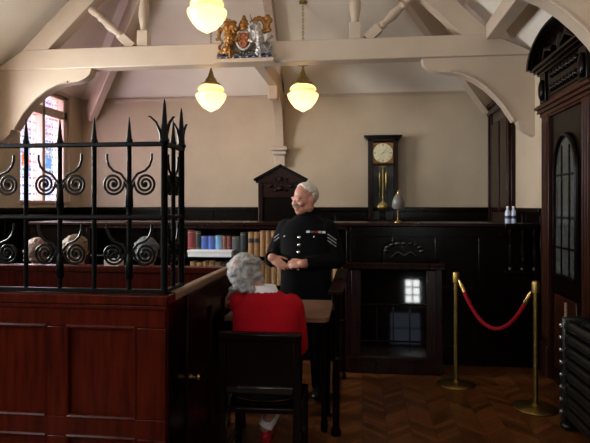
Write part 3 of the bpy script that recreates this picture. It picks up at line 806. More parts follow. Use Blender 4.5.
# ------------------------------------------------------------------ chairman's chair with pediment
def throne():
    Yc = 6.95; c = at(281, 200, Yc).x; t = thing('chairmans_chair', 'tall dark wooden chair with triangular pediment behind the standing man', 'chair', (c, Yc, 0.35))
    hw = 0.285; zt = at(281, 183, Yc).z; za = at(281, 165, Yc).z
    b = MB()
    for s in (-1, 1): b.box((c+s*hw, Yc-0.035, 0.35), (c+s*(hw-0.06), Yc+0.035, zt))
    b.build('back_posts', M['darkred'], t, bevel=0.006)
    MB().box((c-hw+0.06, Yc-0.012, 0.80), (c+hw-0.06, Yc+0.02, zt-0.16)).build('padded_back', M['dark'], t, bevel=0.01)
    MB().box((c-hw+0.06, Yc-0.02, zt-0.18), (c+hw-0.06, Yc+0.025, zt)).build('frieze', M['darkred'], t, bevel=0.004)
    MB().prism([(c-hw-0.03, zt), (c+hw+0.03, zt), (c+hw+0.03, zt+0.03), (c, za-0.02), (c-hw-0.03, zt+0.03)], 'y', Yc-0.035, Yc+0.035).build('pediment', M['darkred'], t, bevel=0.004)
    cm = MB()
    for s in (-1, 1): cm.beam((c+s*(hw+0.05), Yc-0.01, zt+0.035), (c-s*0.012, Yc-0.01, za-0.005), 0.11, 0.035)
    cm.build('cornice_moulding', M['dark'], t, bevel=0.005)
    cv = MB()
    for dx, dz, r in ((0,0.05,0.03),(-0.07,0.04,0.022),(0.07,0.04,0.022),(-0.13,-0.04,0.025),(0.13,-0.04,0.025),(0,-0.07,0.035),(-0.06,-0.09,0.02),(0.06,-0.09,0.02)): cv.ell((c+dx, Yc-0.03, zt+dz), (r*1.4, 0.02, r), seg=12, rings=8)
    cv.build('carved_ornament', M['darkred'], t)
    MB().box((c-hw, Yc-0.50, 0.74), (c+hw, Yc+0.0, 0.84)).build('seat', M['shoe'], t, bevel=0.02)
    for s in (-1, 1):
        MB().box((c+s*(hw-0.03)-0.03, Yc-0.50, 0.35), (c+s*(hw-0.03)+0.03, Yc-0.44, 1.02)).build('leg', M['dark'], t, bevel=0.005)
        MB().box((c+s*(hw-0.03)-0.035, Yc-0.52, 1.02), (c+s*(hw-0.03)+0.035, Yc-0.03, 1.06)).build('armrest', M['dark'], t, bevel=0.01)
throne()

# ------------------------------------------------------------------ wall clock
def clock():
    y = YB; c = at(383, 150, y-0.2); cx = c.x; w = 0.205
    z1 = at(383, 139, y-0.2).z; z0 = 1.33; yf = y-0.20
    t = thing('wall_clock', 'tall dark wooden pendulum clock with square brass dial on the back wall', 'clock', (cx, y, z0))
    b = MB()
    for s in (-1, 1): b.box((cx+s*w, yf, z0), (cx+s*(w-0.045), y-0.01, z1))
    b.box((cx-w, y-0.05, z0), (cx+w, y-0.01, z1)); b.box((cx-w, yf, z0), (cx+w, y-0.01, z0+0.06)); b.box((cx-w, yf, z1-0.03), (cx+w, y-0.01, z1))
    b.build('case', M['darkred'], t, bevel=0.004)
    cr = MB().box((cx-w-0.03, yf-0.03, z1), (cx+w+0.03, y-0.01, z1+0.025)); cr.box((cx-w-0.055, yf-0.055, z1+0.025), (cx+w+0.055, y-0.01, z1+0.05)); cr.build('cornice', M['dark'], t, bevel=0.004)
    dc = at(382.8, 153, y-0.17); dz = dc.z; q = 0.142
    MB().box((cx-q, yf+0.02, dz-q), (cx+q, yf+0.04, dz+q)).build('dial_plate', M['gold'], t, bevel=0.003)
    MB().lathe([(0.132,0),(0.132,0.006)], (cx, yf+0.02, dz), (0,-1,0), 48).build('dial', M['dial'], t)
    n = MB()
    for k in range(12):
        a = k*PI/6; d_ = V((math.sin(a), 0, math.cos(a))); n.beam(V((cx, yf+0.0125, dz))+d_*0.095, V((cx, yf+0.0125, dz))+d_*0.122, 0.004 if k % 3 else 0.010, 0.012 if k % 3 == 0 else 0.006, (0,1,0))
    n.build('hour_marks', M['ink'], t)
    for a, L, w_, nm in ((math.radians(42), 0.075, 0.009, 'hour_hand'), (math.radians(72), 0.11, 0.006, 'minute_hand')):
        d_ = V((math.sin(a), 0, math.cos(a))); MB().beam(V((cx, yf+0.009, dz))-d_*0.02, V((cx, yf+0.009, dz))+d_*L, 0.003, w_, (0,1,0)).build(nm, M['ink'], t)
    MB().box((cx-0.035, yf+0.01, dz-0.20), (cx+0.035, yf+0.016, dz-0.18)).build('maker_plate', M['dullbrass'], t)
    MB().box((cx-0.16, yf+0.03, z0+0.06), (cx+0.16, y-0.052, dz-q-0.02)).build('inner_back', M['leadglass'], t, smooth=False) if False else None
    MB().box((cx-w+0.045, y-0.056, z0+0.06), (cx+w-0.045, y-0.05, z1-0.03)).build('inner_back', mat('clock_interior', (0.045,0.043,0.042), 0.4), t, smooth=False)
    for px_ in (379.6, 386.2):
        p = at(px_, 180, y-0.13); MB().lathe([(0.004,-0.26),(0.016,-0.11),(0.018,-0.10),(0.018,0.09),(0.016,0.10),(0.003,0.105),(0.003,0.20)], (p.x, y-0.13, p.z), seg=14).build('weight', M['brass'], t)
    pz = at(383, 207, y-0.10).z
    pd = MB().lathe([(0.004,0),(0.06,0.008),(0.075,0.014),(0.06,0.02),(0.004,0.028)], (cx, y-0.09, pz), (0,-1,0), 24); pd.box((cx-0.006, y-0.11, pz), (cx+0.006, y-0.10, dz-q)); pd.build('pendulum', M['brass'], t)
    fr = MB()
    for s in (-1, 1): fr.box((cx+s*(w-0.045), yf-0.006, z0+0.05), (cx+s*(w-0.068), yf+0.006, z1-0.02))
    fr.box((cx-w+0.045, yf-0.006, dz-q-0.035), (cx+w-0.045, yf+0.006, dz-q-0.012))
    fr.build('door_frame', M['darkred'], t, bevel=0.002)
    MB().box((cx-w+0.045, yf-0.002, z0+0.06), (cx+w-0.045, yf+0.001, dz-q-0.035)).build('glass_door', M['glass'], t, smooth=False)
clock()

# ------------------------------------------------------------------ small lamp and bottles on the bench top
def desk_lamp():
    p = at(398, 224, 5.80); z = 1.41; t = thing('desk_lamp', 'small brass desk lamp with pale tulip shade on the bench top', 'lamp', (p.x, 5.80, z))
    x, y = p.x, 5.80
    MB().lathe([(0.042,0),(0.042,0.008),(0.02,0.018),(0.008,0.028)], (x, y, z), seg=18).build('base', M['brass'], t)
    MB().tube([(x,y,z+0.02),(x,y,z+0.17),(x+0.004,y-0.02,z+0.26),(x,y-0.05,z+0.29)], 0.006, 8).build('stem', M['brass'], t)
    MB().lathe([(0.052,0),(0.061,0.03),(0.062,0.06),(0.052,0.10),(0.028,0.14),(0.012,0.155)], (x, y-0.05, z+0.145), (0.0,-0.12,1), 22).build('shade', M['shade'], t)
    MB().lathe([(0.014,0),(0.014,0.02),(0.006,0.03)], (x, y-0.07, z+0.297), seg=10).build('cap', M['brass'], t)
desk_lamp()
def bottle(px, label):
    p = at(px, 224, 5.77); t = thing('water_bottle', label, 'bottle', (p.x, 5.77, 1.41), 'water bottles on the bench')
    MB().lathe([(0.024,0),(0.026,0.008),(0.026,0.10),(0.022,0.12),(0.011,0.135),(0.011,0.15)], (p.x, 5.77, 1.41), seg=16).build('body', M['bottle'], t)
    MB().lathe([(0.0125,0),(0.0125,0.018)], (p.x, 5.77, 1.56), seg=12).build('cap', M['white'], t)
    MB().lathe([(0.0267,0),(0.0267,0.03)], (p.x, 5.77, 1.455), seg=16).build('wrapper', M['shieldblue'], t)
bottle(507.6, 'small water bottle on the bench end, left one of the two')
bottle(513.4, 'small water bottle on the bench end, right one of the two')

# ------------------------------------------------------------------ witness desk and the chair behind it
def witness_desk():
    Y0 = 5.36; a = at(345, 376, Y0); b = at(443, 376, Y0); x0, x1 = a.x, b.x; zt = 1.03
    t = thing('witness_desk', 'glossy dark wooden desk with tray top in front of the bench', 'desk', ((x0+x1)/2, Y0, 0))
    tilt = 0.109
    MB().prism([(Y0+0.0, 0.14), (Y0+0.035, 0.14), (Y0+0.035+tilt*0.84, zt-0.06), (Y0+tilt*0.84, zt-0.06)], 'x', x0+0.05, x1-0.05).build('front_panel', M['deskgloss'], t, bevel=0.004)
    bs = MB().box((x0+0.03, Y0-0.03, 0), (x1-0.03, Y0+0.05, 0.13)); bs.box((x0+0.03, Y0-0.045, 0.13), (x1-0.03, Y0+0.06, 0.16)); bs.build('plinth', M['darkred'], t, bevel=0.006)
    for s, x in ((-1, x0), (1, x1)):
        xi = x - s*0.10
        MB().prism([(Y0-0.012, 0.0), (5.62, 0), (5.62, zt-0.04), (Y0+0.06, zt-0.04)], 'x', x - s*0.0, x - s*0.06).build('side_panel', M['darkred'], t, bevel=0.005)
        MB().prism([(Y0-0.022, 0.16), (Y0+0.02, 0.16), (Y0+0.09, zt-0.06), (Y0+0.045, zt-0.06)], 'x', x - s*0.06, x - s*0.15).build('stile', M['darkred'], t, bevel=0.004)
    tp = MB().box((x0-0.02, Y0+0.0, zt-0.05), (x1+0.02, Y0+0.20, zt-0.015)); tp.box((x0-0.02, Y0+0.0, zt-0.015), (x1+0.02, Y0+0.02, zt+0.012)); tp.box((x0-0.02, Y0+0.02, zt-0.015), (x0+0.0, Y0+0.20, zt+0.012)); tp.box((x1, Y0+0.02, zt-0.015), (x1+0.02, Y0+0.20, zt+0.012))
    tp.build('tray_top', M['darkred'], t, bevel=0.005)
    mu = MB()
    for k in range(1, 4):
        x = x0+0.15 + (x1-x0-0.30)*k/4
        z0_, z1_ = 0.20, 0.62
        mu.beam((x, Y0-0.004+tilt*(z0_-0.14)/1.0*1.0, z0_), (x, Y0-0.004+tilt*(z1_-0.14), z1_), 0.012, 0.012, (0,1,0))
    for z in (0.30, 0.64): mu.beam((x0+0.15, Y0-0.004+tilt*(z-0.14), z), (x1-0.15, Y0-0.004+tilt*(z-0.14), z), 0.012, 0.016)
    mu.build('panel_beads', M['dark'], t)
M['deskgloss'] = mat('high_gloss_dark_wood', (0.004, 0.0025, 0.0022), 0.035, var=0.4, scale=6, stretch=(6, 6, 0.6), spec=0.5)
witness_desk()
def carved_chair():
    p = at(404, 240, 5.60); x = p.x; y = 5.60; t = thing('carved_armchair', 'dark carved chair with rounded crest behind the witness desk', 'chair', (x, y, 0))
    pts = [(-0.20,0.50),(0.20,0.50),(0.205,0.98)]
    for k in range(9):
        a = k/8*PI; pts.append((0.20*math.cos(a)*1.0, 1.10 + 0.135*math.sin(a)**0.6))
    pts.append((-0.205,0.98))
    MB().prism([(x+a, b) for a, b in pts], 'y', y-0.02, y+0.02).build('backrest', M['dark'], t, bevel=0.012)
    cv = MB()
    for k in range(9):
        a = (k+0.5)/9*PI; cv.ell((x+0.175*math.cos(a), y-0.025, 1.10+0.115*math.sin(a)**0.6), (0.028,0.018,0.020), seg=10, rings=6)
    cv.tube([(x-0.13,y-0.025,1.07),(x-0.06,y-0.03,1.13),(x,y-0.03,1.09),(x+0.06,y-0.03,1.13),(x+0.13,y-0.025,1.07)], 0.014, 8)
    cv.build('carved_crest', M['deskgloss'], t)
    MB().box((x-0.21, y-0.11, 0.42), (x+0.21, y+0.02, 0.47)).build('seat', M['dark'], t, bevel=0.01)
    for sx in (-1, 1):
        for yy in (y-0.085, y): MB().box((x+sx*0.18-0.02, yy-0.02, 0), (x+sx*0.18+0.02, yy+0.02, 0.42)).build('leg', M['dark'], t, bevel=0.004)
carved_chair()

# ------------------------------------------------------------------ rope barrier
def stanchion(px, Y, label, bot):
    p = at(px, 400, Y); t = thing('barrier_post', label, 'barrier post', (p.x, Y, 0), 'brass rope barrier posts'); x = p.x
    MB().lathe([(0.165,0),(0.168,0.006),(0.16,0.014),(0.06,0.024),(0.03,0.032),(0.022,0.04)], (x,Y,0), seg=40).build('base', M['dullbrass'], t)
    MB().lathe([(0.0195,0.03),(0.0195,0.93)], (x,Y,0), seg=20).build('pole', M['dullbrass'], t)
    MB().lathe([(0.024,0.90),(0.030,0.905),(0.030,0.985),(0.027,0.993),(0.012,0.997)], (x,Y,0), seg=20).build('head', M['dullbrass'], t)
    return V((x, Y, 0.93))
A = stanchion(456, 5.10, 'brass barrier post further back, beside the witness desk', 383)
B = stanchion(535.5, 4.57, 'brass barrier post nearer the camera, by the heating pipes', 411)
d = (B-A).normalized(); a0 = A + d*0.035; b0 = B - d*0.035
def sag(t_): 
    p = a0.lerp(b0, t_); p.z -= 0.36*(1-(2*t_-1)**2)*1.0 + 0.02*t_; return p
t = thing('barrier_rope', 'red velvet rope sagging between the two brass posts', 'rope', tuple(a0))
MB().tube([sag(0.05+0.9*k/24) for k in range(25)], 0.016, 12).build('rope', M['rope'], t)
for k, (e0, e1) in enumerate(((0.0, 0.075), (1.0, 0.925))):
    MB().tube([sag(e1), sag(e0+(e1-e0)*0.35), sag(e0)], [0.022, 0.020, 0.008], 10).build('hook_end', M['brass'], t)

# ------------------------------------------------------------------ clerk's table, rail
def table():
    x0, x1, y0, y1, z = -0.90, -0.215, 3.60, 4.30, 0.86
    t = thing('clerks_table', 'brown topped table between the seated woman and the standing man', 'table', ((x0+x1)/2, y0, 0))
    pts = [(x0,y0),(x1-0.06,y0)] + [(x1-0.06+0.06*math.sin(k*PI/10), y0+0.06-0.06*math.cos(k*PI/10)) for k in range(1,6)] + [(x1,y1),(x0,y1)]
    MB().prism(pts, 'z', z-0.03, z).build('table_top', M['tabletop'], t, bevel=0.006)
    ap = MB().box((x0+0.05,y0+0.30,z-0.12),(x1-0.05,y0+0.33,z-0.03)); ap.box((x0+0.05,y1-0.06,z-0.12),(x1-0.05,y1-0.03,z-0.03))
    ap.build('apron', M['dark'], t)
    for x in (x0+0.05, x1-0.05):
        for y in (y0+0.33, y1-0.06): MB().lathe([(0.022,0),(0.028,0.05),(0.02,0.10),(0.03,0.5),(0.02,0.6),(0.03,0.66),(0.03,z-0.03)], (x,y,0), seg=12).build('leg', M['dark'], t)
table()
def side_rail():
    x = at(336, 300, 3.88).x; y0 = 3.88; y1 = 5.20
    t = thing('courtroom_rail', 'dark rail on slim turned posts right of the brown table', 'rail', (x, y0, 0))
    pr = [(0.036,0),(0.036,0.03),(0.024,0.06),(0.026,0.40),(0.020,0.50),(0.032,0.515),(0.034,0.53),(0.020,0.545),(0.026,0.60),(0.022,0.90),(0.032,0.93),(0.032,0.975)]
    for y in (y0, y1-0.05): MB().lathe(pr, (x,y,0), seg=16).build('post', M['dark'], t)
    MB().box((x-0.05, y0-0.06, 0.975), (x+0.05, y1, 1.005)).build('rail', M['darkred'], t, bevel=0.008)
    MB().box((x-0.012, y0, 0.10), (x+0.012, y1, 0.50)).build('infill_panel', M['dark'], t)
side_rail()

# ------------------------------------------------------------------ woman's chair
def wchair():
    yb = 3.10; c = at(259.5, 340, yb); x = c.x; hw = 0.233; t = thing('court_chair', 'dark solid backed wooden chair under the woman in red', 'chair', (x, yb, 0))
    zt = 0.875
    for s in (-1, 1):
        MB().box((x+s*hw, yb-0.02, 0), (x+s*(hw-0.042), yb+0.025, zt-0.03)).build('rear_leg', M['dark'], t, bevel=0.005)
        MB().box((x+s*hw, yb+0.40, 0), (x+s*(hw-0.042), yb+0.44, 0.42)).build('front_leg', M['dark'], t, bevel=0.005)
    MB().box((x-hw-0.005, yb-0.028, zt-0.05), (x+hw+0.005, yb+0.032, zt)).build('top_rail', M['dark'], t, bevel=0.012)
    MB().box((x-hw+0.04, yb-0.006, 0.55), (x+hw-0.04, yb+0.012, zt-0.05)).build('back_panel', M['dark'], t)
    MB().box((x-hw+0.04, yb-0.020, 0.53), (x+hw-0.04, yb+0.022, 0.575)).build('lower_rail', M['deskgloss'], t, bevel=0.008)
    MB().box((x-hw, yb-0.01, 0.42), (x+hw, yb+0.45, 0.455)).build('seat', M['dark'], t, bevel=0.01)
    for s in (-1, 1): MB().box((x+s*(hw-0.01), yb+0.02, 0.16), (x+s*(hw-0.032), yb+0.40, 0.19)).build('stretcher', M['dark'], t)
    return x, yb
WX, WY = wchair()

# ------------------------------------------------------------------ heating pipes on the right
def pipes():
    y0, y1 = 1.2, 4.20; x = 1.50; t = thing('heating_pipes', 'bank of black horizontal heating pipes along the right wall', 'radiator', (x, y1, 0))
    for k in range(8):
        z = 0.13 + k*0.087
        for dx in (-0.055, 0.055):
            MB().tube([(x+dx,y0,z),(x+dx,y1-0.05,z)], 0.035, 16).build('pipe', M['radiator'], t)
            MB().lathe([(0.043,0),(0.043,0.03),(0.03,0.035)], (x+dx, y1-0.11, z), (0,1,0), 14).build('pipe_collar', M['radiator'], t)
        for yy, ax in ((y1-0.04, (-1,0,0)),):
            MB().lathe([(0.016,0),(0.016,0.010),(0.008,0.016)], (x-0.10, yy, z), ax, 8).build('bolt', M['metal'], t)
    MB().box((x-0.10, y1-0.075, 0.06), (x+0.10, y1, 0.80)).build('header', M['radiator'], t, bevel=0.015)
    MB().box((x-0.10, y0, 0), (x+0.10, y0+0.06, 0.80)).build('header', M['radiator'], t, bevel=0.015)
    MB().tube([(x-0.07,y1-0.04,0.78),(x-0.07,y1-0.04,0.90)], 0.010, 8).build('vent_pipe', M['tanrail'], t)
    ft = MB().box((x-0.08, y1-0.06, 0), (x+0.08, y1, 0.06)); ft.ell((x-0.06,y1-0.03,0.03),(0.045,0.05,0.03)); ft.build('foot', M['radiator'], t)
pipes()

# ------------------------------------------------------------------ carved doorcase on the right wall
M['doorwood_lit'] = mat('lit_door_wood', (0.030, 0.0085, 0.0042), 0.28, var=0.5, scale=6, stretch=(6, 6, 0.6), spec=0.18)  # dark red wood made lighter in colour for the light on the pilasters
def doorcase():
    d = struct(MB().box((XR-0.02, 4.37, 0), (XR, 5.61, 2.86)).build('door_1', M['doorwood_lit']))
    y0, y1 = 4.40, 5.58
    for y in (y0, y1-0.20):
        p = MB().box((XR-0.075, y, 0), (XR-0.02, y+0.20, 2.46)); p.box((XR-0.09, y-0.005, 0), (XR-0.02, y+0.205, 0.30))
        p.build('pilaster', M['doorwood_lit'], d, bevel=0.006)
        fl = MB()
        for k in range(3): fl.tube([(XR-0.077, y+0.05+k*0.05, 0.36), (XR-0.077, y+0.05+k*0.05, 2.36)], 0.012, 8)
        fl.build('fluting', M['doorwood_lit'], d)
    MB().box((XR-0.05, y0+0.20, 0), (XR-0.02, y1-0.20, 2.40)).build('door_leaf', M['dark'], d)
    ym = (y0+y1)/2; hw = 0.26
    g = [(ym-hw, 0.98), (ym+hw, 0.98), (ym+hw, 1.85)] + [(ym+hw*math.cos(k*PI/12), 1.85+0.34*math.sin(k*PI/12)) for k in range(1, 12)] + [(ym-hw, 1.85)]
    MB().prism(g, 'x', XR-0.056, XR-0.045).build('arched_glass', M['leadglass'], d, smooth=False)
    cm = MB(); arc = [V((XR-0.06, a, b)) for a, b in g]; cm.tube(arc + [arc[0]], 0.022, 8)
    for k in (-0.09, 0.09): cm.box((XR-0.065, ym+k-0.008, 0.98), (XR-0.055, ym+k+0.008, 2.1))
    for z in (1.22, 1.48, 1.85): cm.box((XR-0.065, ym-hw, z-0.008), (XR-0.055, ym+hw, z+0.008))
    cm.build('glazing_bars', M['dark'], d)
    lp = MB()
    for z0, z1 in ((0.15, 0.80),): lp.box((XR-0.065, ym-hw, z0), (XR-0.05, ym+hw, z1))
    lp.build('lower_panel', M['doorwood_lit'], d, bevel=0.01)
    ent = MB()
    ent.box((XR-0.07, y0+0.02, 2.40), (XR-0.02, y1-0.02, 2.86))
    for k, (z, p) in enumerate(((2.42,0.085),(2.455,0.105),(2.49,0.125))): ent.box((XR-p, y0-0.02-0.02*k, z), (XR-0.02, y1+0.02+0.02*k, z+0.035))
    ent.build('entablature', M['doorwood_lit'], d, bevel=0.006)
    fz = MB().box((XR-0.085, y0+0.22, 2.58), (XR-0.07, y1-0.22, 2.82))
    for k in range(16): fz.ell((XR-0.09, y0+0.28+0.045*(k%8)*2*0.9, 2.64+0.12*(k//8)), (0.022,0.035,0.035), seg=10, rings=6)
    fz.build('carved_frieze', M['dark'], d)
    pl = MB()
    for y in (y0+0.03, y1-0.19): pl.box((XR-0.10, y, 2.54), (XR-0.07, y+0.16, 2.83)); pl.ell((XR-0.11, y+0.08, 2.66), (0.025,0.05,0.10), seg=12, rings=8)
    pl.build('carved_bracket', M['dark'], d, bevel=0.006)
    cn = MB()
    for k, (z, p) in enumerate(((2.81,0.11),(2.835,0.14),(2.86,0.165))): cn.box((XR-p, y0-0.02-0.02*k, z), (XR-0.02, y1+0.02+0.02*k, z+0.03))
    cn.build('upper_cornice', M['dark'], d, bevel=0.008)
    # segmental pediment
    R = 0.66
    def arcpts(r, z, n=20): return [(ym + r*math.cos(k*PI/n), z + r*0.42*math.sin(k*PI/n)) for k in range(n+1)]
    MB().prism(arcpts(R-0.06, 2.885), 'x', XR-0.10, XR-0.02).build('tympanum', M['dark'], d)
    for r, p in ((R-0.04, 0.12), (R-0.005, 0.16), (R+0.03, 0.19)):
        ou = arcpts(r, 2.885); inn = arcpts(r-0.055, 2.885)
        mb = MB()
        for k in range(20):
            mb.prism([inn[k], ou[k], ou[k+1], inn[k+1]], 'x', XR-p, XR-0.02)
        bmesh.ops.remove_doubles(mb.bm, verts=mb.bm.verts[:], dist=1e-4)
        mb.build('curved_moulding', M['dark'], d)
    tc = MB(); tc.ell((XR-0.10, ym, 2.99), (0.03,0.10,0.10), seg=12, rings=8)
    for s in (-1, 1): tc.tube([(XR-0.12, ym+s*0.10, 2.95), (XR-0.13, ym+s*0.25, 2.99), (XR-0.12, ym+s*0.38, 2.92)], [0.03,0.03,0.015], 8)
    tc.build('carved_cartouche', M['dark'], d)
doorcase()
def door_frame():
    y0, y1 = 6.76, 7.95; zt = 2.92
    d = struct(MB().box((XR-0.03, y0+0.12, 0.35), (XR, y1-0.05, zt-0.12)).build('door_2', mat('dim_door_panel', (0.035, 0.020, 0.014), 0.35, var=0.4, scale=8)))
    f = MB()
    for a, b, p in ((y0, y0+0.05, 0.05), (y0+0.05, y0+0.09, 0.075), (y0+0.09, y0+0.16, 0.04)): f.box((XR-p, a, 0.35), (XR, b, zt))
    f.box((XR-0.045, y1-0.16, 0.35), (XR, y1, zt)); f.box((XR-0.06, y1-0.06, 0.35), (XR, y1, zt))
    f.box((XR-0.07, y0-0.0, zt-0.12), (XR, y1, zt)); f.box((XR-0.10, y0-0.01, zt-0.03), (XR, y1+0.03, zt+0.02))
    f.build('architrave', M['darkred'], d, bevel=0.006)
    pn = MB()
    for a, b in ((y0+0.24, y0+0.56), (y0+0.64, y1-0.16)): pn.box((XR-0.045, a, 1.5), (XR-0.03, b, zt-0.25))
    pn.build('raised_panel', M['darkred'], d, bevel=0.01)
door_frame()


# ------------------------------------------------------------------ people
def rot(ax, deg): return Matrix.Rotation(math.radians(deg), 3, ax)

def hand(mb, wrist, dirv, palm_n, side, curl=30, s=1.0, thumb_out=45):
    """palm, four unequal bent fingers and a thumb; palm_n points out of the palm, side = direction of the thumb"""
    d = V(dirv).normalized(); n = V(palm_n); n = (n - d*n.dot(d)).normalized(); l = d.cross(n).normalized()
    if l.dot(V(side)) < 0: l = -l
    w = V(wrist)
    R = Matrix((l, d, n)).transposed()
    mb.ell(w + d*0.048*s, (0.041*s, 0.055*s, 0.017*s), R, 14, 10)
    mb.tube([w - d*0.03*s, w + d*0.03*s], [0.026*s, 0.028*s], 10)
    for k, (off, ln, rr) in enumerate(((0.029, 0.074, 0.0092), (0.010, 0.083, 0.0095), (-0.010, 0.077, 0.0090), (-0.028, 0.060, 0.0082))):
        p = w + d*(0.086 - abs(k-1)*0.004)*s + l*off*s; dd = (d + l*off*1.6).normalized(); pts = [p - dd*0.02*s, p]; a = 0
        for j, f in enumerate((0.45, 0.32, 0.23)):
            a += math.radians(curl*(0.7 + 0.35*j + 0.12*k)) * (0.6 if j == 0 else 1)
            q = dd*math.cos(a) + n*math.sin(a); p = p + q*ln*f*s; pts.append(p)
        mb.tube(pts, [rr*s*1.05, rr*s*1.05, rr*s, rr*s*0.92, rr*s*0.75], 8)
        mb.ell(pts[-1], (rr*s*0.75,)*3, None, 8, 6)
    t0 = w + d*0.022*s + l*0.026*s; td = (d*math.cos(math.radians(thumb_out)) + l*math.sin(math.radians(thumb_out)) + n*0.35).normalized()
    t1 = t0 + td*0.040*s; t2 = t1 + (td + d*0.35 + n*0.2).normalized()*0.030*s; t3 = t2 + (td*0.6 + d*0.6 + n*0.35).normalized()*0.024*s
    mb.tube([t0, t1, t2, t3], [0.015*s, 0.0125*s, 0.0110*s, 0.008*s], 8); mb.ell(t3, (0.008*s,)*3, None, 8, 6)

def limb(mb, pts, rs, seg=14):
    """tapered limb with rounded joints; points are refined so bends stay full"""
    pts = [V(p) for p in pts]
    for i in range(len(pts)-1):
        mb.tube([pts[i], pts[i].lerp(pts[i+1], 0.35), pts[i+1]], [rs[i], rs[i] + (rs[i+1]-rs[i])*0.30, rs[i+1]], seg)
    for p, r in zip(pts, rs): mb.ell(p, (r*0.99,)*3, None, 12, 8)

def head_shapes(mb, c, R, jowl=1.0):
    """closed shapes of a head looking along local -Y; c is the centre at eye height"""
    def E(p, r, q=None): mb.ell(c + R @ V(p), r, R @ q if q else R)
    E((0, 0.018, 0.035), (0.077, 0.098, 0.088)); E((0, -0.015, -0.015), (0.068, 0.080, 0.090))
    E((0, -0.035, -0.075), (0.050*jowl, 0.052, 0.040)); E((0, -0.062, -0.098), (0.026, 0.024, 0.018))
    for s in (-1, 1):
        E((s*0.050, 0.0, -0.060), (0.022*jowl, 0.045, 0.042)); E((s*0.040, -0.066, -0.028), (0.026, 0.022, 0.022))
        E((s*0.030, -0.084, 0.020), (0.028, 0.012, 0.008), rot('Y', s*8)); E((s*0.078, 0.012, -0.012), (0.009, 0.020, 0.033), rot('X', 12)); E((s*0.083, 0.020, -0.006), (0.008, 0.012, 0.024), rot('X', 12))
        E((s*0.013, -0.098, -0.034), (0.010, 0.011, 0.009))
        E((s*0.032, -0.080, -0.003), (0.017, 0.012, 0.011))
    mb.tube([c + R @ V((0, -0.084, 0.016)), c + R @ V((0, -0.095, -0.008)), c + R @ V((0, -0.103, -0.028))], [0.009, 0.011, 0.0145], 10)
    E((0, -0.103, -0.030), (0.0135, 0.012, 0.011))
    E((0, -0.087, -0.058), (0.026, 0.013, 0.007)); E((0, -0.084, -0.071), (0.022, 0.013, 0.008))
    E((0, -0.076, -0.052), (0.030, 0.018, 0.018))

def face_bits(body, c, R):
    for s in (-1, 1):
        e = MB().ell(c + R @ V((s*0.032, -0.0815, -0.001)), (0.0115, 0.010, 0.0060), R, 12, 8).build('eye', M['eye'], body)
        MB().ell(c + R @ V((s*0.032, -0.0905, -0.001)), (0.0058, 0.003, 0.0055), R, 10, 6).build('iris', M['iris'], e)

def hair_cap(c, R, keep, r=(0.083, 0.106, 0.094), off=(0, 0.020, 0.037), amp=0.006, scale=38, voxel=0.006, lumps=()):
    """hair as a thick shell over the skull; keep(p) tells in head space where hair grows"""
    mb = MB(); bm = mb.bm
    bmesh.ops.create_icosphere(bm, subdivisions=5, radius=1, matrix=Matrix.Diagonal((*r, 1)))
    kill = [v for v in bm.verts if not keep(v.co + V(off))]
    bmesh.ops.delete(bm, geom=kill, context='VERTS')
    bm.normal_update()
    out = bmesh.ops.solidify(bm, geom=bm.faces[:], thickness=0.016)
    for v in bm.verts: v.co = c + R @ (v.co + V(off))
    for p, rr in lumps: mb.ell(c + R @ V(p), rr, R, 12, 8)
    me = fuse(mb, voxel, 2)
    rough_up(me, amp, scale); rough_up(me, amp*0.5, scale*2.3, 3)
    return me

def skin_split(): pass

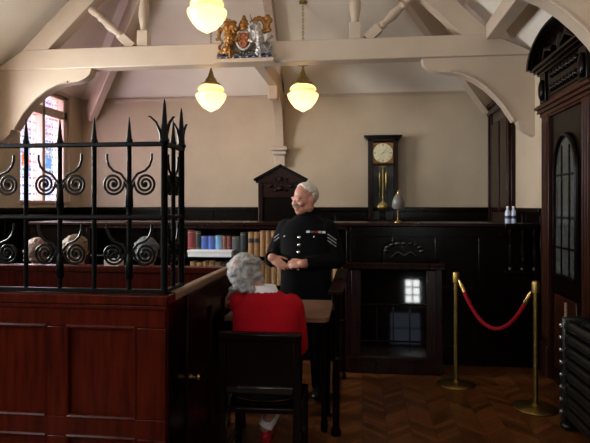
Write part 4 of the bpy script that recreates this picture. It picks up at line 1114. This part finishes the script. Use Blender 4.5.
# ---- the standing man in the dark uniform
def man():
    base = at(306.5, 400, 4.66); base.z = 0
    t = thing('person', 'white haired man in dark uniform with silver buttons, standing and talking', 'person', tuple(base))
    B = Matrix.Rotation(math.radians(-9), 3, 'Z')
    def W(*p): return base + B @ V(p)
    shR, elR, wrR = W(-0.178, 0.005, 1.395), W(-0.295, -0.02, 1.13), W(-0.225, -0.235, 1.165)
    shL, elL, wrL = W(0.178, 0.005, 1.395), W(0.265, 0.02, 1.13), W(0.035, -0.25, 1.125)
    def torso(mb, e):
        secs = [((0,0.0,0.86),0.185,0.135),((0,-0.005,0.98),0.195,0.155),((0,-0.015,1.08),0.195,0.165),((0,-0.01,1.18),0.192,0.150),((0,0,1.28),0.200,0.138),((0,0.005,1.35),0.208,0.124),((0,0.01,1.405),0.200,0.105),((0,0.01,1.445),0.160,0.088),((0,0.015,1.475),0.110,0.075),((0,0.015,1.505),0.072,0.066)]
        tmp = [(base + B @ V(s[0]), s[1]+e, s[2]+e, 2.3) for s in secs]
        mb.loft(tmp, 28)
    def legs(mb, e):
        for s in (-1, 1):
            limb(mb, [W(s*0.095, 0.0, 0.90), W(s*0.105, -0.01, 0.50), W(s*0.11, 0.015, 0.09)], [0.092+e, 0.064+e, 0.046+e*1.4])
    def arms_(mb, e):
        limb(mb, [shR, elR, wrR], [0.064+e, 0.052+e, 0.036+e*1.1]); limb(mb, [shL, elL, wrL], [0.064+e, 0.052+e, 0.036+e*1.1])
    # body: one continuous surface
    b = MB(); torso(b, 0); legs(b, 0); arms_(b, 0)
    hc = W(-0.012, -0.02, 1.638); HR = Matrix.Rotation(math.radians(-46), 3, 'Z') @ rot('X', 5) * 1.09
    limb(b, [W(0, 0.02, 1.44), W(-0.005, 0.0, 1.60)], [0.066, 0.066])
    head_shapes(b, hc, HR, 1.15)
    for s in (-1, 1):
        b.ell(W(s*0.115, -0.06, 0.045), (0.044, 0.115, 0.036), B)
    hand(b, wrR, (B @ V((0.72, -0.25, -0.45))), B @ V((0.15, 0.9, -0.55)), B @ V((0.3, 0.2, 0.8)), curl=16, thumb_out=38)
    hand(b, wrL, (B @ V((-0.93, -0.12, -0.05))), B @ V((0.0, 0.75, -0.5)), B @ V((0, 0.2, 1)), curl=48, thumb_out=30)
    body = link('body', fuse(b, 0.0062, 4), M['skin'], t, angle=180)
    face_bits(body, hc, HR)
    # hair, moustache, brows
    def keep(p):
        if p.z > 0.070 and p.y > -0.036: return True
        if p.z > 0.048 and p.y > -0.010: return True
        if p.y > 0.018 and p.z > -0.030: return True
        return p.y > 0.040 and p.z > -0.068
    link('hair', hair_cap(hc, HR, keep, amp=0.004), M['hair_white'], t, angle=180)
    ms = MB()
    for s in (-1, 1): ms.tube([hc + HR @ V((0, -0.103, -0.047)), hc + HR @ V((s*0.016, -0.099, -0.050)), hc + HR @ V((s*0.032, -0.086, -0.060))], [0.007, 0.007, 0.003], 8)
    ms.build('moustache', M['moustache'], t)
    br = MB()
    for s in (-1, 1): br.tube([hc + HR @ V((s*0.014, -0.0925, 0.019)), hc + HR @ V((s*0.030, -0.0915, 0.023)), hc + HR @ V((s*0.048, -0.082, 0.018))], [0.003, 0.004, 0.002], 6)
    br.build('eyebrows', M['moustache'], t)
    # uniform
    tn = MB(); torso(tn, 0.014); arms_(tn, 0.012)
    tn.loft([(base + B @ V((0,0,0.74)), 0.235, 0.185, 2.3), (base + B @ V((0,0,0.88)), 0.220, 0.170, 2.3), (base + B @ V((0,-0.01,1.00)), 0.205, 0.165, 2.3)], 28)
    tme = fuse(tn, 0.009, 9)
    # cut the sleeves back to the cuffs and open the neck
    bm = bmesh.new(); bm.from_mesh(tme)
    kill = []
    for v in bm.verts:
        for wr, el in ((wrR, elR), (wrL, elL)):
            d_ = (wr-el).normalized(); q = (v.co-wr)
            if q.dot(d_) > -0.012 and (q - d_*q.dot(d_)).length < 0.075: kill.append(v)
        if v.co.z > base.z + 1.55: kill.append(v)
    bmesh.ops.delete(bm, geom=list(set(kill)), context='VERTS'); bm.to_mesh(tme); bm.free()
    tunic = link('tunic', tme, M['cloth_black'], t, angle=180)
    so = tunic.modifiers.new('thickness', 'SOLIDIFY'); so.thickness = 0.004; so.offset = 1
    lg = MB(); legs(lg, 0.016); link('trousers', fuse(lg, 0.011, 3), M['cloth_black'], t, angle=180)
    co = MB(); 
    co.tube([W(0, 0.018, 1.475), W(0, 0.010, 1.51), W(-0.004, 0.0, 1.562)], [0.092, 0.080, 0.077], 28)
    co.build('collar', M['cloth_black'], t)
    for s in (-1, 1):
        sh = MB().ell(W(s*0.115, -0.065, 0.05), (0.052, 0.135, 0.046), B); sh.box(tuple(W(s*0.115, 0, 0.0) - V((0.045,0.05,0))), tuple(W(s*0.115,0,0.0) + V((0.045,0.06,0.03))))
        link('shoe', fuse(sh, 0.01, 2), M['shoe'], t, angle=180)
    # fittings found on the tunic surface
    tmesh = bmesh.new(); tmesh.from_mesh(tme); bvh = BVHTree.FromBMesh(tmesh)
    eye = V((0, 0, EYE))
    def hit(px, py):
        tgt = at(px, py, 4.0); d_ = (tgt-eye).normalized(); h = bvh.ray_cast(eye + d_*3.0, d_)
        return h[0], h[1]
    for px, py, r in ((299.5,237.5,.0125),(299,245,.0125),(298.5,252.3,.0125),(298.3,269.5,.0125),(285,236.5,.009),(314,237,.009)):
        p, n = hit(px, py)
        if p: MB().lathe([(r,0.002),(r,0.006),(r*0.7,0.010),(0.001,0.012)], p, n, 14).build('button', M['metal'], t)
    md = MB(); cols = []
    for k in range(5):
        p, n = hit(308 + k*3.9, 232.0 + 0.1*k)
        if p:
            u = V((0,0,1)); r_ = n.cross(u).normalized(); u = r_.cross(n).normalized()
            MB().beam(p + n*0.004 - r_*0.014, p + n*0.004 + r_*0.014, 0.006, 0.018, u).build('medal_ribbon', [M['white'], M['shieldblue'], M['rope'], M['silver'], M['white']][k], t)
    cv = MB()
    for j in range(3):
        pts = []
        for f in (0, 0.33, 0.66, 1.0):
            p, n = hit(327.5 + 8.5*f, 233.8 + j*3.2 + 6.3*f)
            if p: pts.append(p + n*0.004)
        if len(pts) > 1: cv.tube(pts, 0.0045, 6)
    for j in range(3):
        pts = []
        for f in (0, 0.5, 1.0):
            p, n = hit(279.5 - 5*f, 234 + j*3.2 + 4*f)
            if p: pts.append(p + n*0.004)
        if len(pts) > 1 and j < 2: cv.tube(pts, 0.0040, 6)
    cv.build('sergeant_stripes', M['silver'], t)
    tmesh.free()
man()

# ---- the seated woman in the red cardigan, seen from behind
def woman():
    x, yb = WX, WY
    base = V((x, yb+0.22, 0)); t = thing('person', 'grey haired woman in red cardigan seated with her back to the camera', 'person', tuple(base))
    def W(*p): return base + V(p)
    hc = V((at(246.5, 273, 3.42).x, 3.42, at(246.5, 273, 3.42).z)); HR = rot('Z', 180-12) @ rot('Y', 6)
    shz = 1.005
    shL, shR = W(-0.160, 0.04, shz-0.01), W(0.150, 0.03, shz-0.025)
    elR, wrR = W(0.185, 0.09, 0.73), W(0.08, 0.30, 0.60)
    elL, wrL = W(-0.20, 0.34, 0.905), at(229.5, 300, 3.52)
    def torso(mb, e):
        secs = [((0,0.0,0.46),0.19,0.15),((0,-0.01,0.56),0.185,0.145),((0,-0.03,0.70),0.165,0.125),((0,-0.02,0.84),0.178,0.128),((0,0.01,0.94),0.180,0.115),((0.0,0.03,1.01),0.150,0.090),((-0.015,0.05,1.05),0.085,0.068),((-0.02,0.06,1.075),0.058,0.058)]
        mb.loft([(W(*s[0]), s[1]+e, s[2]+e, 2.4) for s in secs], 28)
    def arms_(mb, e):
        limb(mb, [shR, elR, wrR], [0.058+e, 0.045+e, 0.030+e]); limb(mb, [shL, elL, wrL], [0.058+e, 0.043+e, 0.030+e])
    fl = at(266, 433, 3.74); feet = [V((fl.x, 3.74, 0.07)), V((fl.x-0.015, 3.99, 0.07))]
    kn = [W(0.10, 0.40, 0.53), W(-0.10, 0.40, 0.53)]
    hp = [W(0.09, 0.02, 0.53), W(-0.09, 0.02, 0.53)]
    def legs(mb, e, shin=1.0):
        for h, k, f in zip(hp, kn, feet):
            an = k.lerp(f + V((0, -0.03, 0.03)), shin)
            limb(mb, [h, k, an], [0.082+e, 0.058+e, (0.040 if shin > 0.9 else 0.05)+e])
    b = MB(); torso(b, 0); arms_(b, 0); legs(b, 0)
    limb(b, [W(-0.02, 0.06, 1.04), hc + HR @ V((0, 0.02, -0.06))], [0.055, 0.052]); head_shapes(b, hc, HR, 0.95)
    for f in feet: b.ell(f + V((0, 0.05, -0.03)), (0.038, 0.105, 0.034))
    hand(b, wrL, V((0.25, -0.15, 0.9)), V((0.9, -0.2, -0.2)), V((0, -1, 0.2)), curl=35, s=0.92)
    hand(b, wrR, V((-0.6, 0.75, -0.1)), V((0, 0, -1)), V((-0.6, -0.5, 0)), curl=20, s=0.92)
    body = link('body', fuse(b, 0.0065, 4), M['skin'], t, angle=180); face_bits(body, hc, HR)
    def keep(p): return not (p.y < -0.045 and p.z < 0.075) and p.z > -0.105
    lumps = []
    rnd = random.Random(3)
    for k in range(46):
        a = rnd.uniform(0.15, PI-0.15) if k < 34 else rnd.uniform(-0.4, PI+0.4); z = rnd.uniform(-0.095, 0.085)
        q = math.sqrt(max(0.05, 1-(max(z-0.02, 0)/0.1)**2))
        lumps.append(((0.085*q*math.cos(a), 0.012+0.098*q*math.sin(a), z), (rnd.uniform(.022,.034), rnd.uniform(.022,.034), rnd.uniform(.018,.028))))
    hm = hair_cap(hc, HR, keep, r=(0.096, 0.115, 0.112), off=(0, 0.022, 0.018), amp=0.007, scale=30, lumps=lumps)
    hm.transform(Matrix.Translation(-hc))
    h = bpy.data.objects.new('hair', hm); C.objects.link(h); hm.materials.append(M['hair_grey']); h.location = hc
    hm.polygons.foreach_set('use_smooth', [True]*len(hm.polygons)); h.parent = t; h.matrix_parent_inverse = base_of(t).inverted()
    tn = MB(); torso(tn, 0.016); arms_(tn, 0.014)
    tme = fuse(tn, 0.009, 4)
    bm = bmesh.new(); bm.from_mesh(tme); kill = []
    for v in bm.verts:
        for wr, el in ((wrR, elR), (wrL, elL)):
            d_ = (wr-el).normalized(); q = (v.co-wr)
            if q.dot(d_) > -0.02 and (q - d_*q.dot(d_)).length < 0.07: kill.append(v)
        if v.co.z > 1.066 or v.co.z < 0.585: kill.append(v)
    bmesh.ops.delete(bm, geom=list(set(kill)), context='VERTS'); bm.to_mesh(tme); bm.free()
    rough_up(tme, 0.006, 9)
    cg = link('cardigan', tme, M['cardigan'], t, angle=180); so = cg.modifiers.new('thickness', 'SOLIDIFY'); so.thickness = 0.005; so.offset = 1
    MB().loft([(W(-0.016, 0.045, 1.045), 0.098, 0.080), (W(-0.02, 0.052, 1.075), 0.080, 0.070), (W(-0.022, 0.056, 1.100), 0.072, 0.066)], 28).build('shirt_collar', M['shirt'], t)
    sk = MB(); legs(sk, 0.016, 0.42); sk.loft([(W(0,0.0,0.47),0.215,0.178),(W(0,-0.01,0.56),0.210,0.172),(W(0,-0.02,0.66),0.188,0.150)], 24)
    link('skirt', fuse(sk, 0.011, 3), M['cardigan_dark'], t, angle=180)
    so_ = MB()
    for k, f in zip(kn, feet): so_.tube([k.lerp(f, 0.36), k.lerp(f, 0.75), f + V((0,-0.03,0.03))], [0.064, 0.054, 0.052], 14)
    so_.build('stockings', M['shirt'], t)
    for f in feet:
        s = MB().ell(f + V((0, 0.05, -0.028)), (0.047, 0.122, 0.042)); s.box(tuple(f + V((-0.035,-0.05,-0.07))), tuple(f + V((0.035,0.11,-0.045))))
        link('shoe', fuse(s, 0.009, 2), M['redshoe'], t, angle=180)
woman()

# ---- three people seated on a bench beyond the dock, seen from behind
t = thing('spectators_bench', 'dark bench for spectators half hidden behind the dock rail', 'bench', (0, 0, 0))
MB().box((-1.1, -0.20, 0.41), (1.1, 0.24, 0.45)).build('seat', M['dark'], t, bevel=0.008)
MB().box((-1.1, -0.2, 0), (-1.0, 0.24, 0.41)).build('leg', M['dark'], t); MB().box((1.0, -0.2, 0), (1.1, 0.24, 0.41)).build('leg', M['dark'], t)
t.location = (-2.36, 4.62, 0); t.rotation_euler = (0, 0, math.radians(-14))
def spectator(px, py, label, hm, hs, seed, turn, Y):
    hc = at(px, py, Y); base = V((hc.x, Y+0.02, 0)); t = thing('person', label, 'person', tuple(base), None)
    def W(*p): return base + V(p)
    HR = rot('Z', 180+turn); nz = hc.z
    dz = nz - 1.215
    def torso(mb, e): mb.loft([(W(*s[0]) + V((0,0,0)), s[1]+e, s[2]+e, 2.4) for s in [((0,0,0.46),0.18,0.14),((0,-0.02,0.60),0.175,0.135),((0,-0.03,0.80),0.18,0.125),((0,-0.02,0.94+dz*0.6),0.185,0.115),((0,0,1.02+dz),0.14,0.085),((0,0,1.07+dz),0.065,0.06)]], 24)
    def arms_(mb, e):
        for s in (-1, 1): limb(mb, [W(s*0.175,0,1.0+dz), W(s*0.235,0.05,0.70), W(s*0.09,0.27,0.58)], [0.058+e,0.045+e,0.032+e])
    def legs(mb, e):
        for s in (-1, 1): limb(mb, [W(s*0.09,0.02,0.53), W(s*0.10,0.42,0.52), W(s*0.10,0.44,0.10)], [0.08+e,0.058+e,0.042+e])
    b = MB(); torso(b, 0); arms_(b, 0); legs(b, 0); limb(b, [W(0,0.0,1.04+dz), hc + V((0,0,-0.05))], [0.055,0.052]); head_shapes(b, hc, HR)
    for s in (-1, 1):
        hand(b, W(s*0.09,0.27,0.58), V((-s*0.5,0.8,-0.2)), V((0,0,-1)), V((-s,0,0)), 25, 0.95); b.ell(W(s*0.10,0.49,0.045),(0.04,0.11,0.038))
    body = link('body', fuse(b, 0.008, 4), M['skin'], t, angle=180); face_bits(body, hc, HR)
    lumps = []; rnd = random.Random(seed)
    for k in range(22):
        a = rnd.uniform(0, PI); z = rnd.uniform(-0.08, 0.08); q = math.sqrt(max(0.05, 1-(max(z-0.02,0)/0.1)**2))
        lumps.append(((0.085*hs*q*math.cos(a), 0.012+0.095*hs*q*math.sin(a), z), (.028,.028,.022)))
    def keep(p): return not (p.y < -0.045 and p.z < 0.07) and p.z > -0.10
    link('hair', hair_cap(hc, HR, keep, r=(0.092*hs,0.112*hs,0.106), off=(0,0.022,0.020), lumps=lumps), hm, t, angle=180)
    tn = MB(); torso(tn, 0.016); arms_(tn, 0.014); legs(tn, 0.014); me = fuse(tn, 0.011, 3)
    bm = bmesh.new(); bm.from_mesh(me)
    bmesh.ops.delete(bm, geom=[v for v in bm.verts if v.co.z > 1.075+dz or (v.co.y > base.y+0.24 and 0.50 < v.co.z < 0.64 and abs(v.co.x-base.x) < 0.06 and v.co.z > 0.60)], context='VERTS'); bm.to_mesh(me); bm.free()
    link('coat', me, M['cardigan_dark'], t, angle=180)
    for s in (-1, 1): link('shoe', fuse(MB().ell(W(s*0.10,0.50,0.05),(0.048,0.125,0.05)), 0.012, 2), M['shoe'], t, angle=180)
spectator(38, 251, 'person with thin pinkish hair seated beyond the dock, leftmost of three heads', M['hair_pink'], 1.04, 11, 4, 4.84)
spectator(77, 249, 'person with sandy hair seated beyond the dock, middle of three heads', M['hair_blond'], 1.06, 12, -6, 4.48)
spectator(147, 251, 'person with dark grey hair seated beyond the dock corner post', M['hair_dark'], 0.98, 13, 10, 4.48)

# papers lying on the dock's back rail
p = at(115, 262, DY1-0.02)
t = thing('paper_sheaf', 'pale sheaf of papers lying on the back rail of the dock', 'papers', (p.x, DY1-0.03, DT-0.012))
MB().box((p.x-0.06, DY1-0.075, DT-0.012), (p.x+0.05, DY1+0.025, DT+0.03)).build('sheets', M['paper'], t, bevel=0.002)
MB().box((p.x-0.06, DY1-0.077, DT+0.03), (p.x+0.05, DY1+0.025, DT+0.033)).build('cover_sheet', M['white'], t)

# ------------------------------------------------------------------ light: daylight at the windows, the lit pendants
def area(name, loc, rot_, sx, sy, power, col):
    l = bpy.data.lights.new(name, 'AREA'); l.shape = 'RECTANGLE'; l.size = sx; l.size_y = sy; l.energy = power; l.color = col
    o = bpy.data.objects.new(name, l); C.objects.link(o); o.location = loc; o.rotation_euler = rot_; return o
DAY = (0.98, 0.97, 0.95)
for h, pw in zip(LW, (50, 230, 170, 120)):
    yc, zc = (h[0]+h[1])/2, (h[2]+h[3])/2
    area('daylight_left', (XL-0.32, yc, zc), (0, -PI/2, 0), h[3]-h[2], h[1]-h[0], pw, DAY)
for (a, b, c, d), pw in zip(FH, (75, 8, 17)): area('daylight_front', ((a+b)/2, YF-0.32, (c+d)/2), (PI/2, 0, 0), b-a, d-c, pw, DAY)  # first two shine through the added gable window and lower pane
for q, w in zip(PEND, (1.35, 1.35, 1.2)):
    l = bpy.data.lights.new('pendant_bulb', 'POINT'); l.energy = w; l.color = (1.0, 0.72, 0.40); l.shadow_soft_size = 0.04
    o = bpy.data.objects.new('pendant_bulb', l); C.objects.link(o); o.location = q

w = bpy.data.worlds.new('sky'); bpy.context.scene.world = w; w.use_nodes = True
bg = w.node_tree.nodes['Background']; bg.inputs['Color'].default_value = (0.86, 0.92, 1.0, 1); bg.inputs['Strength'].default_value = 1.3

# ------------------------------------------------------------------ camera and view
cam = bpy.data.cameras.new('camera'); cam.sensor_width = 36; cam.lens = 36*F/590; cam.shift_y = -(221.5-HY)/590; cam.clip_start = 0.02
co = bpy.data.objects.new('camera', cam); C.objects.link(co); co.location = (0, 0, EYE); co.rotation_euler = (PI/2, 0, YAW)
sc = bpy.context.scene; sc.camera = co
sc.view_settings.view_transform = 'Standard'; sc.view_settings.look = 'None'; sc.view_settings.gamma = 1; sc.view_settings.use_curve_mapping = False
sc.view_settings.exposure = 0.6
sc.cycles.use_denoising = True; sc.cycles.max_bounces = 10; sc.cycles.transparent_max_bounces = 12; sc.cycles.caustics_reflective = False
